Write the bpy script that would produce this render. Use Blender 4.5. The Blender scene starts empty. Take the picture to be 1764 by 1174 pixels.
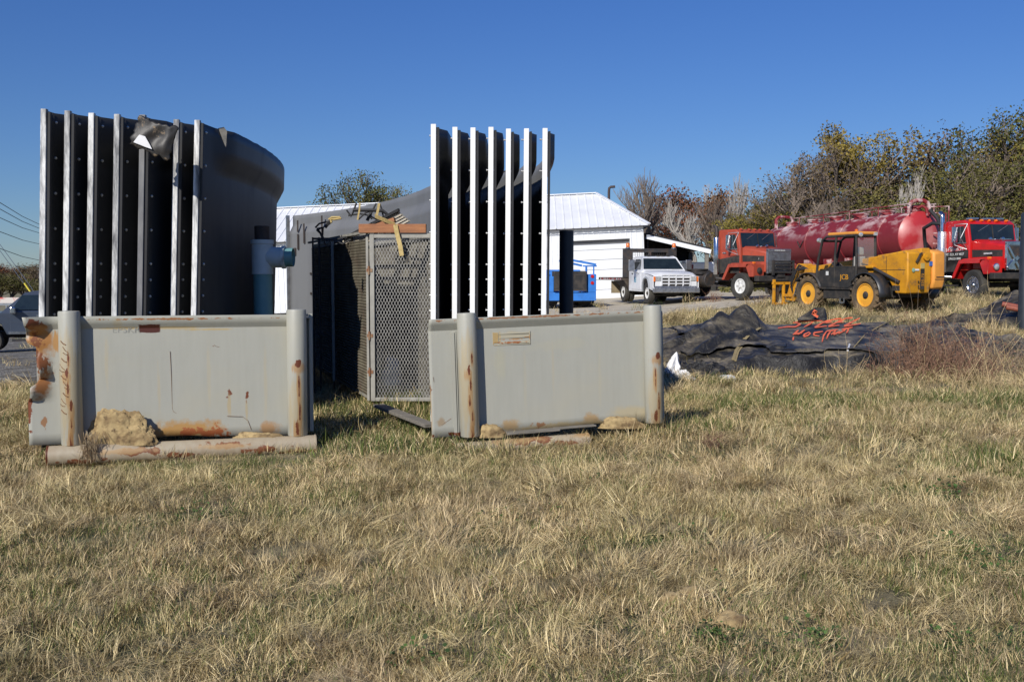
import bpy, math, random
import numpy as np
from mathutils import Vector, Matrix, noise
random.seed(7); np.random.seed(7)
sc = bpy.context.scene
R = math.radians
# ---------------- camera, world, sun, exposure ----------------
CAMZ = 1.56; PITCH = math.atan(115/1715)
cam = bpy.data.objects.new('camera', bpy.data.cameras.new('camera')); sc.collection.objects.link(cam)
cam.location = (0, 0, CAMZ); cam.rotation_euler = (R(90)-PITCH, 0, 0)
cam.data.lens = 35; cam.data.sensor_width = 36; cam.data.clip_end = 5000; cam.data.clip_start = .05
sc.camera = cam
SUN_EL = 33; SUN_A = 27     # light travels forward and 27 degrees to the right
world = bpy.data.worlds.new('World'); sc.world = world; world.use_nodes = True
wn = world.node_tree; bg = wn.nodes['Background']
sky = wn.nodes.new('ShaderNodeTexSky'); sky.sky_type = 'NISHITA'; sky.sun_disc = False
sky.sun_elevation = R(SUN_EL); sky.sun_rotation = R(180+SUN_A); sky.altitude = 1500; sky.air_density = 1.15
sky.dust_density = .25; sky.ozone_density = 3.0
tint = wn.nodes.new('ShaderNodeVectorMath'); tint.operation = 'MULTIPLY'; 
tc_ = wn.nodes.new('ShaderNodeTexCoord'); sx_ = wn.nodes.new('ShaderNodeSeparateXYZ'); rp_ = wn.nodes.new('ShaderNodeValToRGB')   # clear deep blue autumn air
wn.links.new(tc_.outputs['Generated'], sx_.inputs[0]); wn.links.new(sx_.outputs[2], rp_.inputs[0]); rp_.color_ramp.elements[0].color = (.49, .63, .87, 1); rp_.color_ramp.elements[1].position = .36; rp_.color_ramp.elements[1].color = (.37, .67, 1.22, 1)
wn.links.new(rp_.outputs[0], tint.inputs[1])
wn.links.new(sky.outputs[0], tint.inputs[0]); wn.links.new(tint.outputs[0], bg.inputs[0]); bg.inputs[1].default_value = .08
sl = bpy.data.lights.new('sun', 'SUN'); sl.energy = 4.6; sl.angle = R(.5); sl.color = (1, .95, .87)
so = bpy.data.objects.new('sun', sl); sc.collection.objects.link(so)
tv = Vector((math.sin(R(SUN_A))*math.cos(R(SUN_EL)), math.cos(R(SUN_A))*math.cos(R(SUN_EL)), -math.sin(R(SUN_EL))))
so.rotation_euler = tv.to_track_quat('-Z', 'Y').to_euler(); so.location = (-20, -20, 30)
vs = sc.view_settings; vs.view_transform = 'Standard'; vs.look = 'None'; vs.gamma = 1; vs.exposure = 0.0

def ray(px, py):
    u = (px-882)/1715; v = -(py-587)/1715; c, s = math.cos(PITCH), math.sin(PITCH)
    return Vector((u, c+v*s, -s+v*c))
def at(px, py, Y):
    d = ray(px, py); d = d*(Y/d.y)
    return Vector((d.x, Y, CAMZ+d.z))
def xat(px, Y, py=500): return at(px, py, Y).x

# ---------------- ground height ----------------
PX = [-2500, -90, -40, -15, -5, 3, 6, 9.3, 15, 40, 2500]; PZ = [-3.5, -2.6, -1.9, -1.0, -.15, .1, .22, .5, .66, 1.0, 1.0]
def gz(x, y):
    t = min(1, max(0, (y-13)/24)); t = t*t*(3-2*t)
    r = float(np.interp(x, PX, PZ))
    z = -.175*(1-t)+t*r
    z += .17*math.exp(-((x+1.35)/.9)**2-((y-12.4)/1.1)**2)
    z += .13*math.exp(-((x-1.8)/1.0)**2-((y-10.2)/.7)**2)
    z += .035*math.sin(x*.9+y*.35)*math.sin(y*.8-x*.2)*(1-t)
    return z
# ---------------- mesh builder ----------------
class MB:
    def __init__(s): s.v = []; s.f = []
    def add(s, vs, fs, M=None):
        b = len(s.v)
        s.v += [tuple(M @ Vector(v)) if M is not None else tuple(v) for v in vs]
        s.f += [tuple(b+i for i in f) for f in fs]; return s
    def box(s, x0, x1, y0, y1, z0, z1, M=None, tx=0, ty=0):
        vs = [(x0,y0,z0),(x1,y0,z0),(x1,y1,z0),(x0,y1,z0),(x0+tx,y0+ty,z1),(x1-tx,y0+ty,z1),(x1-tx,y1-ty,z1),(x0+tx,y1-ty,z1)]
        return s.add(vs, [(3,2,1,0),(4,5,6,7),(0,1,5,4),(1,2,6,5),(2,3,7,6),(3,0,4,7)], M)
    def prism(s, poly, y0, y1, axis='y', M=None, ins=0):
        n = len(poly); cx = sum(p[0] for p in poly)/n; cz = sum(p[1] for p in poly)/n
        a = sum(poly[i][0]*poly[(i+1)%n][1]-poly[(i+1)%n][0]*poly[i][1] for i in range(n))
        if a < 0: poly = poly[::-1]
        def P(p, y):
            return (p[0], y, p[1]) if axis == 'y' else ((y, p[0], p[1]) if axis == 'x' else (p[0], p[1], y))
        vs = [P(p, y0) for p in poly]+[P((cx+(p[0]-cx)*(1-ins), cz+(p[1]-cz)*(1-ins)), y1) for p in poly]
        fs = [tuple(range(n)), tuple(range(2*n-1, n-1, -1))]+[(i, n+i, n+(i+1) % n, (i+1) % n) for i in range(n)]
        if axis != 'y': fs = [f[::-1] for f in fs]
        return s.add(vs, fs, M)
    def lathe(s, c, ax, prof, n=20, M=None, cap=True):
        ax = Vector(ax).normalized(); q = ax.to_track_quat('Z', 'Y'); c = Vector(c)
        vs = []; fs = []
        for r, h in prof:
            for k in range(n):
                a = 2*math.pi*k/n
                vs.append(c+q @ Vector((r*math.cos(a), r*math.sin(a), h)))
        for j in range(len(prof)-1):
            for k in range(n): fs.append((j*n+k, j*n+(k+1) % n, (j+1)*n+(k+1) % n, (j+1)*n+k))
        if cap and prof[0][0] > 1e-5: fs.append(tuple(range(n-1, -1, -1)))
        if cap and prof[-1][0] > 1e-5: fs.append(tuple((len(prof)-1)*n+k for k in range(n)))
        return s.add(vs, fs, M)
    def cyl(s, p0, p1, r, r1=None, n=12, M=None):
        d = Vector(p1)-Vector(p0)
        return s.lathe(p0, d, [(r, 0), (r if r1 is None else r1, d.length)], n, M)
    def bar(s, p0, p1, w, h=None, M=None, up=(0, 0, 1)):
        h = w if h is None else h
        p0 = Vector(p0); p1 = Vector(p1); d = (p1-p0).normalized(); up = Vector(up)
        if abs(d.dot(up)) > .98: up = Vector((0, 1, 0))
        a = d.cross(up).normalized()*w/2; b = a.cross(d).normalized()*h/2
        vs = [p0-a-b, p0+a-b, p0+a+b, p0-a+b, p1-a-b, p1+a-b, p1+a+b, p1-a+b]
        return s.add(vs, [(0,1,2,3),(7,6,5,4),(0,4,5,1),(1,5,6,2),(2,6,7,3),(3,7,4,0)], M)
    def tube(s, pts, r, n=6, r1=None, M=None):
        pts = [Vector(p) for p in pts]; m = len(pts); vs = []; fs = []; prev = None
        for i, p in enumerate(pts):
            d = (pts[min(i+1, m-1)]-pts[max(i-1, 0)]).normalized()
            if prev is None: prev = d.orthogonal().normalized()
            a = (prev-d*prev.dot(d));
            a = a.normalized() if a.length > 1e-6 else d.orthogonal().normalized()
            prev = a; b = d.cross(a); rr = r if r1 is None else r+(r1-r)*i/(m-1)
            for k in range(n):
                t = 2*math.pi*k/n; vs.append(p+a*rr*math.cos(t)+b*rr*math.sin(t))
        for i in range(m-1):
            for k in range(n): fs.append((i*n+k, i*n+(k+1) % n, (i+1)*n+(k+1) % n, (i+1)*n+k))
        fs.append(tuple(range(n-1, -1, -1))); fs.append(tuple((m-1)*n+k for k in range(n)))
        return s.add(vs, fs, M)
    def ribbon(s, pts, w, up=(0, 0, 1), th=.004):
        pts = [Vector(p) for p in pts]
        for i in range(len(pts)-1): s.bar(pts[i], pts[i+1]+(pts[i+1]-pts[i])*.03, w, th, up=up)
        return s
    def grid(s, fn, nu, nv):
        vs = [fn(i/nu, j/nv) for j in range(nv+1) for i in range(nu+1)]
        fs = [(j*(nu+1)+i, j*(nu+1)+i+1, (j+1)*(nu+1)+i+1, (j+1)*(nu+1)+i) for j in range(nv) for i in range(nu)]
        return s.add(vs, fs)
    def build(s, name, m, parent=None, bevel=0, smooth=False, solid=0, seg=2, **kw):
        me = bpy.data.meshes.new(name); me.from_pydata([tuple(v) for v in s.v], [], s.f); me.update()
        for m_ in (m if isinstance(m, (list, tuple)) else [m]):
            if m_ is not None: me.materials.append(m_)
        if smooth:
            me.polygons.foreach_set('use_smooth', [True]*len(me.polygons))
            me.set_sharp_from_angle(angle=R(smooth if smooth is not True else 40))
        o = bpy.data.objects.new(name, me); sc.collection.objects.link(o); o.parent = parent
        if solid: d = o.modifiers.new('solid', 'SOLIDIFY'); d.thickness = solid; d.offset = 0; d.material_offset = 1 if len(me.materials) > 1 else 0
        if bevel:
            d = o.modifiers.new('bevel', 'BEVEL'); d.width = bevel; d.segments = seg; d.limit_method = 'ANGLE'; d.angle_limit = R(40)
        if kw: tag(o, **kw)
        return o
def tag(o, label=None, cat=None, group=None, kind=None):
    if label: o['label'] = label
    if cat: o['category'] = cat
    if group: o['group'] = group
    if kind: o['kind'] = kind
    return o
def empty(name, loc, rz=0, **kw):
    o = bpy.data.objects.new(name, None); sc.collection.objects.link(o); o.location = loc
    o.rotation_euler = (0, 0, rz) if not isinstance(rz, tuple) else rz
    o.empty_display_size = .2
    return tag(o, **kw)
def copy_tree(o, parent=None):
    c = o.copy(); sc.collection.objects.link(c); c.parent = parent
    for ch in [x for x in KIDS.get(o.name, [])]: copy_tree(ch, c)
    return c
KIDS = {}
def note_kids(o):
    for ch in o.children_recursive: KIDS.setdefault(ch.parent.name, []).append(ch)
def text(name, s, size, m, parent, M, ext=.002, sx=1):
    cu = bpy.data.curves.new('t', 'FONT'); cu.body = s; cu.size = size; cu.extrude = ext; cu.align_x = 'CENTER'; cu.resolution_u = 3
    to = bpy.data.objects.new('t', cu); me = bpy.data.meshes.new_from_object(to)
    bpy.data.objects.remove(to); me.transform(M @ Matrix.Scale(sx, 4, (1, 0, 0)))
    me.materials.clear(); me.materials.append(m)
    o = bpy.data.objects.new(name, me); sc.collection.objects.link(o); o.parent = parent
    return o
def MT(loc, ax, ay):   # text plane: local x along ax, local y along ay
    ax = Vector(ax).normalized(); ay = Vector(ay).normalized(); az = ax.cross(ay)
    m = Matrix((ax, ay, az)).transposed().to_4x4(); m.translation = Vector(loc); return m
# ---------------- materials ----------------
def newmat(name):
    m = bpy.data.materials.new(name); m.use_nodes = True
    return m, m.node_tree, m.node_tree.nodes['Principled BSDF']
def N(nt, t, **kw):
    n = nt.nodes.new(t)
    for k, v in kw.items():
        if k in n.inputs: n.inputs[k].default_value = v
        else: setattr(n, k, v)
    return n
def rgba(c): return (*c, 1) if len(c) == 3 else c
def coords(nt, kind='Object', scale=(1, 1, 1)):
    tc = N(nt, 'ShaderNodeTexCoord'); mp = N(nt, 'ShaderNodeMapping'); mp.inputs['Scale'].default_value = scale
    nt.links.new(tc.outputs[kind], mp.inputs[0]); return mp.outputs[0]
def wpos(nt, scale=(1, 1, 1)):
    g = N(nt, 'ShaderNodeNewGeometry'); mp = N(nt, 'ShaderNodeMapping'); mp.inputs['Scale'].default_value = scale
    nt.links.new(g.outputs['Position'], mp.inputs[0]); return mp.outputs[0]
def noi(nt, vec, scale, detail=6, rough=.6, dist=0):
    n = N(nt, 'ShaderNodeTexNoise', Scale=scale, Detail=detail, Roughness=rough, Distortion=dist)
    nt.links.new(vec, n.inputs['Vector']); return n.outputs['Fac']
def ramp(nt, fac, stops):
    r = N(nt, 'ShaderNodeValToRGB'); e = r.color_ramp.elements
    e[0].position, e[0].color = stops[0][0], rgba(stops[0][1]); e[1].position, e[1].color = stops[-1][0], rgba(stops[-1][1])
    for p, c in stops[1:-1]: x = e.new(p); x.color = rgba(c)
    nt.links.new(fac, r.inputs[0]); return r.outputs[0]
def mixc(nt, fac, a, b, blend='MIX'):
    m = N(nt, 'ShaderNodeMix', data_type='RGBA', blend_type=blend)
    for sck, v in ((m.inputs[0], fac), (m.inputs[6], a), (m.inputs[7], b)):
        if hasattr(v, 'is_linked') or isinstance(v, bpy.types.NodeSocket): nt.links.new(v, sck)
        else: sck.default_value = rgba(v) if isinstance(v, tuple) else v
    return m.outputs[2]
def math_(nt, op, a, b=0, clamp=False):
    m = N(nt, 'ShaderNodeMath', operation=op, use_clamp=clamp)
    for i, v in enumerate((a, b)):
        if isinstance(v, bpy.types.NodeSocket): nt.links.new(v, m.inputs[i])
        else: m.inputs[i].default_value = v
    return m.outputs[0]
def bumpn(nt, p, h, strength=.3, dist=.01):
    b = N(nt, 'ShaderNodeBump', Strength=strength, Distance=dist); nt.links.new(h, b.inputs['Height']); nt.links.new(b.outputs[0], p.inputs['Normal'])
def pm(name, c1, c2=None, scale=4, lo=.42, hi=.62, rough=.5, metal=0, bump=0, bscale=40, st=(1, 1, 1), dirt=None, dlo=.58, dhi=.7, dscale=3, coat=0, spec=.5):
    m, nt, p = newmat(name); v = coords(nt, 'Object', st)
    p.inputs['Roughness'].default_value = rough; p.inputs['Metallic'].default_value = metal
    p.inputs['Coat Weight'].default_value = coat; p.inputs['Specular IOR Level'].default_value = spec
    if c2 is None: c2 = tuple(x*.82 for x in c1)
    col = mixc(nt, ramp(nt, noi(nt, v, scale), [(lo, (0,)*3), (hi, (1,)*3)]), c1, c2)
    if dirt:
        d = ramp(nt, noi(nt, v, dscale, 10, .65), [(dlo, (0,)*3), (dhi, (1,)*3)]); col = mixc(nt, d, col, dirt)
        nt.links.new(math_(nt, 'MULTIPLY_ADD', d, .35), p.inputs['Roughness']); nt.nodes[-1].inputs[2].default_value = rough
    nt.links.new(col, p.inputs['Base Color'])
    if bump: bumpn(nt, p, noi(nt, v, bscale, 5), bump)
    return m
RUST = (.16, .045, .018)
M = {}
M['alum'] = pm('aluminium_edge', (.90,.90,.88), (.80,.80,.78), 3, .35, .75, rough=.55, st=(3,3,.6), bump=.1, bscale=20, dirt=(.4,.4,.36), dlo=.66, dhi=.8)
M['alumblot'] = pm('blotchy_metal_edge', (.80,.80,.79), (.12,.12,.125), 2.3, .44, .60, rough=.42, metal=.0, st=(5,5,1.0), bump=.15, bscale=25)
M['inner'] = pm('sunlit_inner_wall', (.185,.187,.185), (.165,.166,.165), 1.4, rough=.6, st=(1,1,.35), dirt=(.25,.24,.22), dlo=.6, dhi=.95, dscale=2.2)  # panel wall colour lightened to paint the sunlit inner face
M['black'] = pm('shaded_outer_wall', (.042,.043,.044), (.062,.063,.063), 1.4, rough=.5, st=(1,1,.35), bump=.06, bscale=6, dirt=(.10,.098,.09), dlo=.6, dhi=.95, dscale=2.2, spec=.3)  # same panel wall, colour darkened to paint the shaded outer face
m_, nt_, p_ = newmat('blotchy_metal_edge'); M['alumblot'] = m_
oi_ = N(nt_, 'ShaderNodeObjectInfo'); va_ = N(nt_, 'ShaderNodeVectorMath', operation='ADD'); nt_.links.new(coords(nt_, 'Object', (6, 6, 1.0)), va_.inputs[0])
cb_ = N(nt_, 'ShaderNodeCombineXYZ'); nt_.links.new(math_(nt_, 'MULTIPLY', oi_.outputs['Random'], 60), cb_.inputs[2]); nt_.links.new(cb_.outputs[0], va_.inputs[1])
f1_ = ramp(nt_, noi(nt_, va_.outputs[0], 1.1, 7, .62), [(.40, (0,)*3), (.56, (1,)*3)]); f2_ = ramp(nt_, noi(nt_, va_.outputs[0], 9, 5, .7), [(.35, (.55,)*3), (.6, (1,)*3)])
nt_.links.new(mixc(nt_, 1.0, mixc(nt_, f1_, (.13,.13,.135), (.82,.82,.80)), f2_, 'MULTIPLY'), p_.inputs['Base Color']); p_.inputs['Roughness'].default_value = .45
M['flange'] = pm('dark_flange', (.022,.023,.025), (.03,.03,.032), rough=.6, spec=.3)
M['bolt'] = pm('bolt_metal', (.75,.75,.72), rough=.3, metal=.6)
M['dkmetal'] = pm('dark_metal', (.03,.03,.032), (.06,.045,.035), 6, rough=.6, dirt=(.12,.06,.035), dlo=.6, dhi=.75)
M['rubber'] = pm('tyre_rubber', (.03,.029,.027), (.06,.055,.045), 3, rough=.85, bump=.2, bscale=25)
M['mudrubber'] = pm('muddy_tyre_rubber', (.035,.032,.028), (.17,.115,.06), 2, .35, .6, rough=.9, bump=.3, bscale=20)
M['wood'] = pm('orange_wood', (.40,.17,.07), (.25,.10,.045), 6, .35, .65, rough=.7, st=(.6,4,4), bump=.2, bscale=40)
M['greywood'] = pm('grey_wood', (.22,.2,.17), (.13,.12,.1), 8, rough=.85, st=(.5,5,5), bump=.3)
M['strapy'] = pm('yellow_webbing', (.52,.4,.17), (.42,.31,.12), 20, rough=.8, bump=.2, bscale=200)
M['strapk'] = pm('black_webbing', (.025,.025,.027), rough=.7)
M['cage'] = pm('pale_cage_paint', (.36,.35,.31), (.28,.27,.24), 5, rough=.5, dirt=(.25,.11,.05), dlo=.64, dhi=.72, dscale=8)
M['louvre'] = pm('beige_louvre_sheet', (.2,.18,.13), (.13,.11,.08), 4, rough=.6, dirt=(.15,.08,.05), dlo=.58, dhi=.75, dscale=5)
M['mesh'] = pm('expanded_metal', (.42,.41,.38), (.3,.29,.27), 9, rough=.5, metal=.2)
M['pvc'] = pm('sea_green_pvc', (.13,.28,.29), (.16,.31,.31), 4, rough=.45, dirt=(.2,.22,.18), dlo=.62, dhi=.8)
M['pvcpale'] = pm('pale_pvc_fitting', (.50,.56,.56), (.42,.48,.48), 5, rough=.5, dirt=(.15,.13,.1), dlo=.62, dhi=.75)
M['cap'] = pm('brown_black_cap', (.04,.03,.025), (.06,.045,.035), 8, rough=.8)
M['navy'] = pm('dark_blue_black_pipe', (.022,.028,.036), (.03,.036,.045), 5, rough=.5)
M['glass'] = pm('dark_window_glass', (.012,.018,.02), (.02,.03,.032), 1.5, rough=.06, spec=.8)
M['white'] = pm('white_vehicle_paint', (.72,.73,.74), (.64,.65,.66), 3, rough=.35, coat=.3, dirt=(.4,.38,.34), dlo=.66, dhi=.85)
M['chrome'] = pm('chrome', (.7,.71,.72), (.5,.51,.52), 6, rough=.18, metal=1)
M['dullchrome'] = pm('dull_steel', (.45,.46,.47), (.33,.33,.33), 8, rough=.35, metal=.85)
M['oldred'] = pm('faded_orange_red_paint', (.40,.066,.032), (.31,.05,.028), 2.5, rough=.55, dirt=(.2,.09,.06), dlo=.6, dhi=.75, dscale=5, bump=.04)
M['red'] = pm('bright_red_paint', (.56,.014,.012), (.47,.012,.012), 3, rough=.3, coat=.4, dirt=(.3,.03,.02), dlo=.62, dhi=.8)
M['amber'] = pm('amber_lens', (.75,.17,.02), rough=.25)
M['redlens'] = pm('red_lens', (.5,.01,.01), rough=.2)
M['lens'] = pm('clear_lamp_lens', (.7,.7,.68), (.5,.5,.5), 20, rough=.15, metal=.5)
M['yellow'] = pm('yellow_machine_paint', (.66,.30,.012), (.52,.23,.012), 3, rough=.5, dirt=(.22,.12,.045), dlo=.54, dhi=.70, dscale=4, bump=.1)
M['orange'] = pm('faded_orange_cover', (.78,.33,.055), (.68,.28,.05), 3, rough=.55, dirt=(.4,.22,.1), dlo=.62, dhi=.8, dscale=6)
M['blue'] = pm('bright_blue_paint', (.035,.20,.62), (.03,.16,.5), 3, rough=.4, dirt=(.2,.25,.3), dlo=.62, dhi=.8)
M['silver'] = pm('slate_blue_paint', (.075,.095,.13), (.065,.08,.11), 2, rough=.3, metal=.3, coat=.5)
M['chassis'] = pm('dirty_black_chassis', (.02,.02,.02), (.05,.042,.035), 5, rough=.8)
M['seat'] = pm('pale_grey_vinyl', (.45,.43,.38), rough=.7)
M['ply'] = pm('dull_brown_board', (.3,.24,.15), rough=.8)
M['white_sheet'] = pm('white_ribbed_sheet_metal', (.80,.82,.84), (.75,.77,.79), .6, rough=.45, dirt=(.6,.58,.54), dlo=.66, dhi=.9, dscale=1.2)
M['roofsheet'] = pm('white_roof_sheet', (.84,.85,.86), (.77,.78,.79), .7, rough=.4, dirt=(.45,.44,.42), dlo=.62, dhi=.85, dscale=1.5)
M['plastic_sheet'] = pm('white_plastic_sheet', (.78,.78,.78), rough=.4)
M['paintorange'] = pm('orange_spray_paint', (.85,.17,.07), (.6,.11,.05), 9, .4, .7, rough=.7)
M['whitepaint'] = pm('white_lettering', (.75,.75,.72), rough=.6)
M['clay'] = pm('dry_clay', (.42,.31,.15), (.22,.15,.07), 9, .4, .6, rough=.95, bump=1.0, bscale=14, dirt=(.13,.085,.045), dlo=.55, dhi=.66, dscale=16)  # dark tones put the shade of crevices into the clay colour
M['reflect'] = pm('reflective_tape', (.55,.5,.5), rough=.4)
# tank: red with pale patches towards the top
m, nt, p = newmat('pale_topped_tank_paint'); v = coords(nt); M['tank'] = m
base = mixc(nt, ramp(nt, noi(nt, v, 1.2), [(.35, (0,)*3), (.7, (1,)*3)]), (.19,.012,.018), (.25,.02,.025))
v2 = coords(nt, 'Object', (1.1, 2, 2.0)); sp = N(nt, 'ShaderNodeSeparateXYZ'); nt.links.new(coords(nt), sp.inputs[0])
top = math_(nt, 'MULTIPLY', math_(nt, 'SUBTRACT', sp.outputs[2], .1), 1.4, True)
w = math_(nt, 'MULTIPLY', ramp(nt, noi(nt, v2, 1.3, 7, .55), [(.47, (0,)*3), (.62, (1,)*3)]), top)
col = mixc(nt, w, base, (.62,.46,.44)); nt.links.new(col, p.inputs['Base Color']); p.inputs['Roughness'].default_value = .6
m, nt, p = newmat('blotchy_red_tank_end'); v = coords(nt); M['tankend'] = m  # lighter red than the shell, with pale blotches
w = ramp(nt, noi(nt, v, .9, 5, .5), [(.45, (0,)*3), (.72, (.75,)*3)])
nt.links.new(mixc(nt, w, (.42,.03,.035), (.72,.36,.33)), p.inputs['Base Color']); p.inputs['Roughness'].default_value = .4
# ribbed chrome / garage sheets use geometry ribs.
def stained(name, stains, base=((.40,.398,.345), (.35,.347,.295)), edge=0):
    """grey paint with streaks plus individually placed rust marks; stain = (x, z, rx, rz, strength, colour, noise)"""
    m, nt, p = newmat(name); v = coords(nt); sp = N(nt, 'ShaderNodeSeparateXYZ'); nt.links.new(v, sp.inputs[0])
    vs_ = coords(nt, 'Object', (9, 9, .8)); nz = noi(nt, vs_, 2.2, 6)
    col = mixc(nt, ramp(nt, nz, [(.15, (0,)*3), (.9, (1,)*3)]), base[0], base[1])
    bl = ramp(nt, noi(nt, v, 1.7, 4), [(.5, (0,)*3), (.8, (.5,)*3)]); col = mixc(nt, bl, col, (.42,.39,.29))
    n1 = noi(nt, v, 9, 10, .7); n2 = noi(nt, v, 30, 8, .75); n3 = noi(nt, coords(nt, 'Object', (14, 14, 1.2)), 3, 8, .7)
    specks = ramp(nt, n2, [(.74, (0,)*3), (.77, (1,)*3)]); col = mixc(nt, specks, col, (.2,.09,.04))
    rust = None
    for (x, z, rx, rz, s, c, na) in stains:
        dx = math_(nt, 'DIVIDE', math_(nt, 'SUBTRACT', sp.outputs[0], x), rx); dz = math_(nt, 'DIVIDE', math_(nt, 'SUBTRACT', sp.outputs[2], z), rz)
        if s > 2:  # boxy
            r = math_(nt, 'MAXIMUM', math_(nt, 'ABSOLUTE', dx), math_(nt, 'ABSOLUTE', dz)); s_ = s
        else:
            r = math_(nt, 'SQRT', math_(nt, 'ADD', math_(nt, 'MULTIPLY', dx, dx), math_(nt, 'MULTIPLY', dz, dz))); s_ = s
        src = n1 if na > 0 else n3; na = abs(na)*(3.4 if 1 < s <= 2 else 1.5); off = .72 if 1 < s <= 2 else 1.0
        k = math_(nt, 'ADD', math_(nt, 'SUBTRACT', off, r), math_(nt, 'MULTIPLY', math_(nt, 'SUBTRACT', src, .5), na))
        k = math_(nt, 'MULTIPLY', k, 8.0 if s > 1 else 2.2, True)
        if s <= 1: k = math_(nt, 'MULTIPLY', k, s)
        col = mixc(nt, k, col, c)
    nt.links.new(col, p.inputs['Base Color']); p.inputs['Roughness'].default_value = .5
    bumpn(nt, p, noi(nt, v, 3, 3), .12, .03)
    return m
# ================= ground =================
def steps():
    a = list(np.arange(-60, 61, 1.0)); return [-2500, -900, -400, -220, -140, -100, -80]+a+[80, 100, 140, 220, 400, 900, 2500]
xs = steps(); ys = [-600, -100, -40, -20]+list(np.arange(-10, 100, 1.0))+[110, 130, 160, 200, 300, 500, 900, 2500]
g = MB(); nx = len(xs)
g.v = [(x, y, gz(x, y)) for y in ys for x in xs]
g.f = [(j*nx+i, j*nx+i+1, (j+1)*nx+i+1, (j+1)*nx+i) for j in range(len(ys)-1) for i in range(nx-1)]
m, nt, p = newmat('straw_and_soil'); w = wpos(nt)
patch = ramp(nt, noi(nt, w, .55, 5, .6), [(.42, (0,)*3), (.62, (1,)*3)])
fine = ramp(nt, noi(nt, w, 26, 8, .75), [(.3, (0,)*3), (.7, (1,)*3)])
straw = mixc(nt, fine, (.10,.078,.042), (.42,.34,.2)); green = mixc(nt, fine, (.04,.05,.02), (.15,.16,.07))
big = mixc(nt, patch, straw, green)
nt.links.new(big, p.inputs['Base Color']); p.inputs['Roughness'].default_value = 1; bumpn(nt, p, noi(nt, w, 14, 8, .7), .8, .05)
g.build('ground', m, kind='structure')

def sheet(name, pts, m, lift, cell=1.0):
    """polygon laid on the terrain as a grid-clipped sheet"""
    import bmesh
    bm = bmesh.new(); vs = [bm.verts.new((x, y, 0)) for x, y in pts]; bm.faces.new(vs)
    x0, x1 = min(q[0] for q in pts), max(q[0] for q in pts); y0, y1 = min(q[1] for q in pts), max(q[1] for q in pts)
    for k in range(math.ceil(x0/cell), math.floor(x1/cell)+1):
        bmesh.ops.bisect_plane(bm, geom=bm.verts[:]+bm.edges[:]+bm.faces[:], plane_co=(k*cell, 0, 0), plane_no=(1, 0, 0))
    for k in range(math.ceil(y0/cell), math.floor(y1/cell)+1):
        bmesh.ops.bisect_plane(bm, geom=bm.verts[:]+bm.edges[:]+bm.faces[:], plane_co=(0, k*cell, 0), plane_no=(0, 1, 0))
    for v in bm.verts: v.co.z = gz(v.co.x, v.co.y)+lift
    me = bpy.data.meshes.new(name); bm.normal_update()
    for f in bm.faces:
        if f.normal.z < 0: f.normal_flip()
    bm.to_mesh(me); bm.free(); me.materials.append(m)
    o = bpy.data.objects.new(name, me); sc.collection.objects.link(o); return tag(o, kind='structure')
def wob(pts, a=.35, n=6):
    out = []
    for i in range(len(pts)):
        p0, p1 = pts[i], pts[(i+1) % len(pts)]
        for k in range(n):
            t = k/n; out.append((p0[0]+(p1[0]-p0[0])*t+random.uniform(-a, a), p0[1]+(p1[1]-p0[1])*t+random.uniform(-a, a)))
    return out
m, nt, p = newmat('pale_concrete_yard'); w = wpos(nt)
c = mixc(nt, ramp(nt, noi(nt, w, .5, 6), [(.35, (0,)*3), (.65, (1,)*3)]), (.56,.50,.39), (.44,.385,.28))
c = mixc(nt, ramp(nt, noi(nt, w, 8, 10, .7), [(.5, (0,)*3), (.75, (1,)*3)]), c, (.28,.24,.17)); nt.links.new(c, p.inputs['Base Color'])
p.inputs['Roughness'].default_value = .95; bumpn(nt, p, noi(nt, w, 20, 6), .4)
M['concrete'] = m
YARD = [(-2, 33), (5, 33.3), (9, 36.5), (13.5, 40), (20, 43), (20, 48), (13, 60), (-20, 68), (-22, 50), (-8, 40)]
sheet('yard', wob(YARD, .25, 5), m, .012)
m, nt, p = newmat('loose_grey_gravel'); w = wpos(nt)
vo = N(nt, 'ShaderNodeTexVoronoi', Scale=28.0); nt.links.new(w, vo.inputs['Vector'])
c = mixc(nt, ramp(nt, vo.outputs['Color'], [(.2, (0,)*3), (.8, (1,)*3)]), (.30,.285,.25), (.11,.105,.095))
c = mixc(nt, ramp(nt, noi(nt, w, 2.2, 8, .7), [(.45, (0,)*3), (.6, (1,)*3)]), c, (.09,.078,.06)); nt.links.new(c, p.inputs['Base Color'])
p.inputs['Roughness'].default_value = 1; bumpn(nt, p, vo.outputs['Distance'], .9, .03)
M['gravel'] = m
GRAV = [(-6.2, 17.2), (-8, 15.6), (-14, 15.2), (-40, 16), (-60, 30), (-60, 52), (-14, 52), (-9, 40), (-5.5, 25)]
sheet('gravel', wob(GRAV, .3, 5), m, .012)
sheet('field', [(-110, 70), (-20, 70), (-20, 112), (-150, 112)], pm('pale_far_field', (.24,.21,.12), (.2,.18,.1), .05, rough=1), .02, 10)

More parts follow.
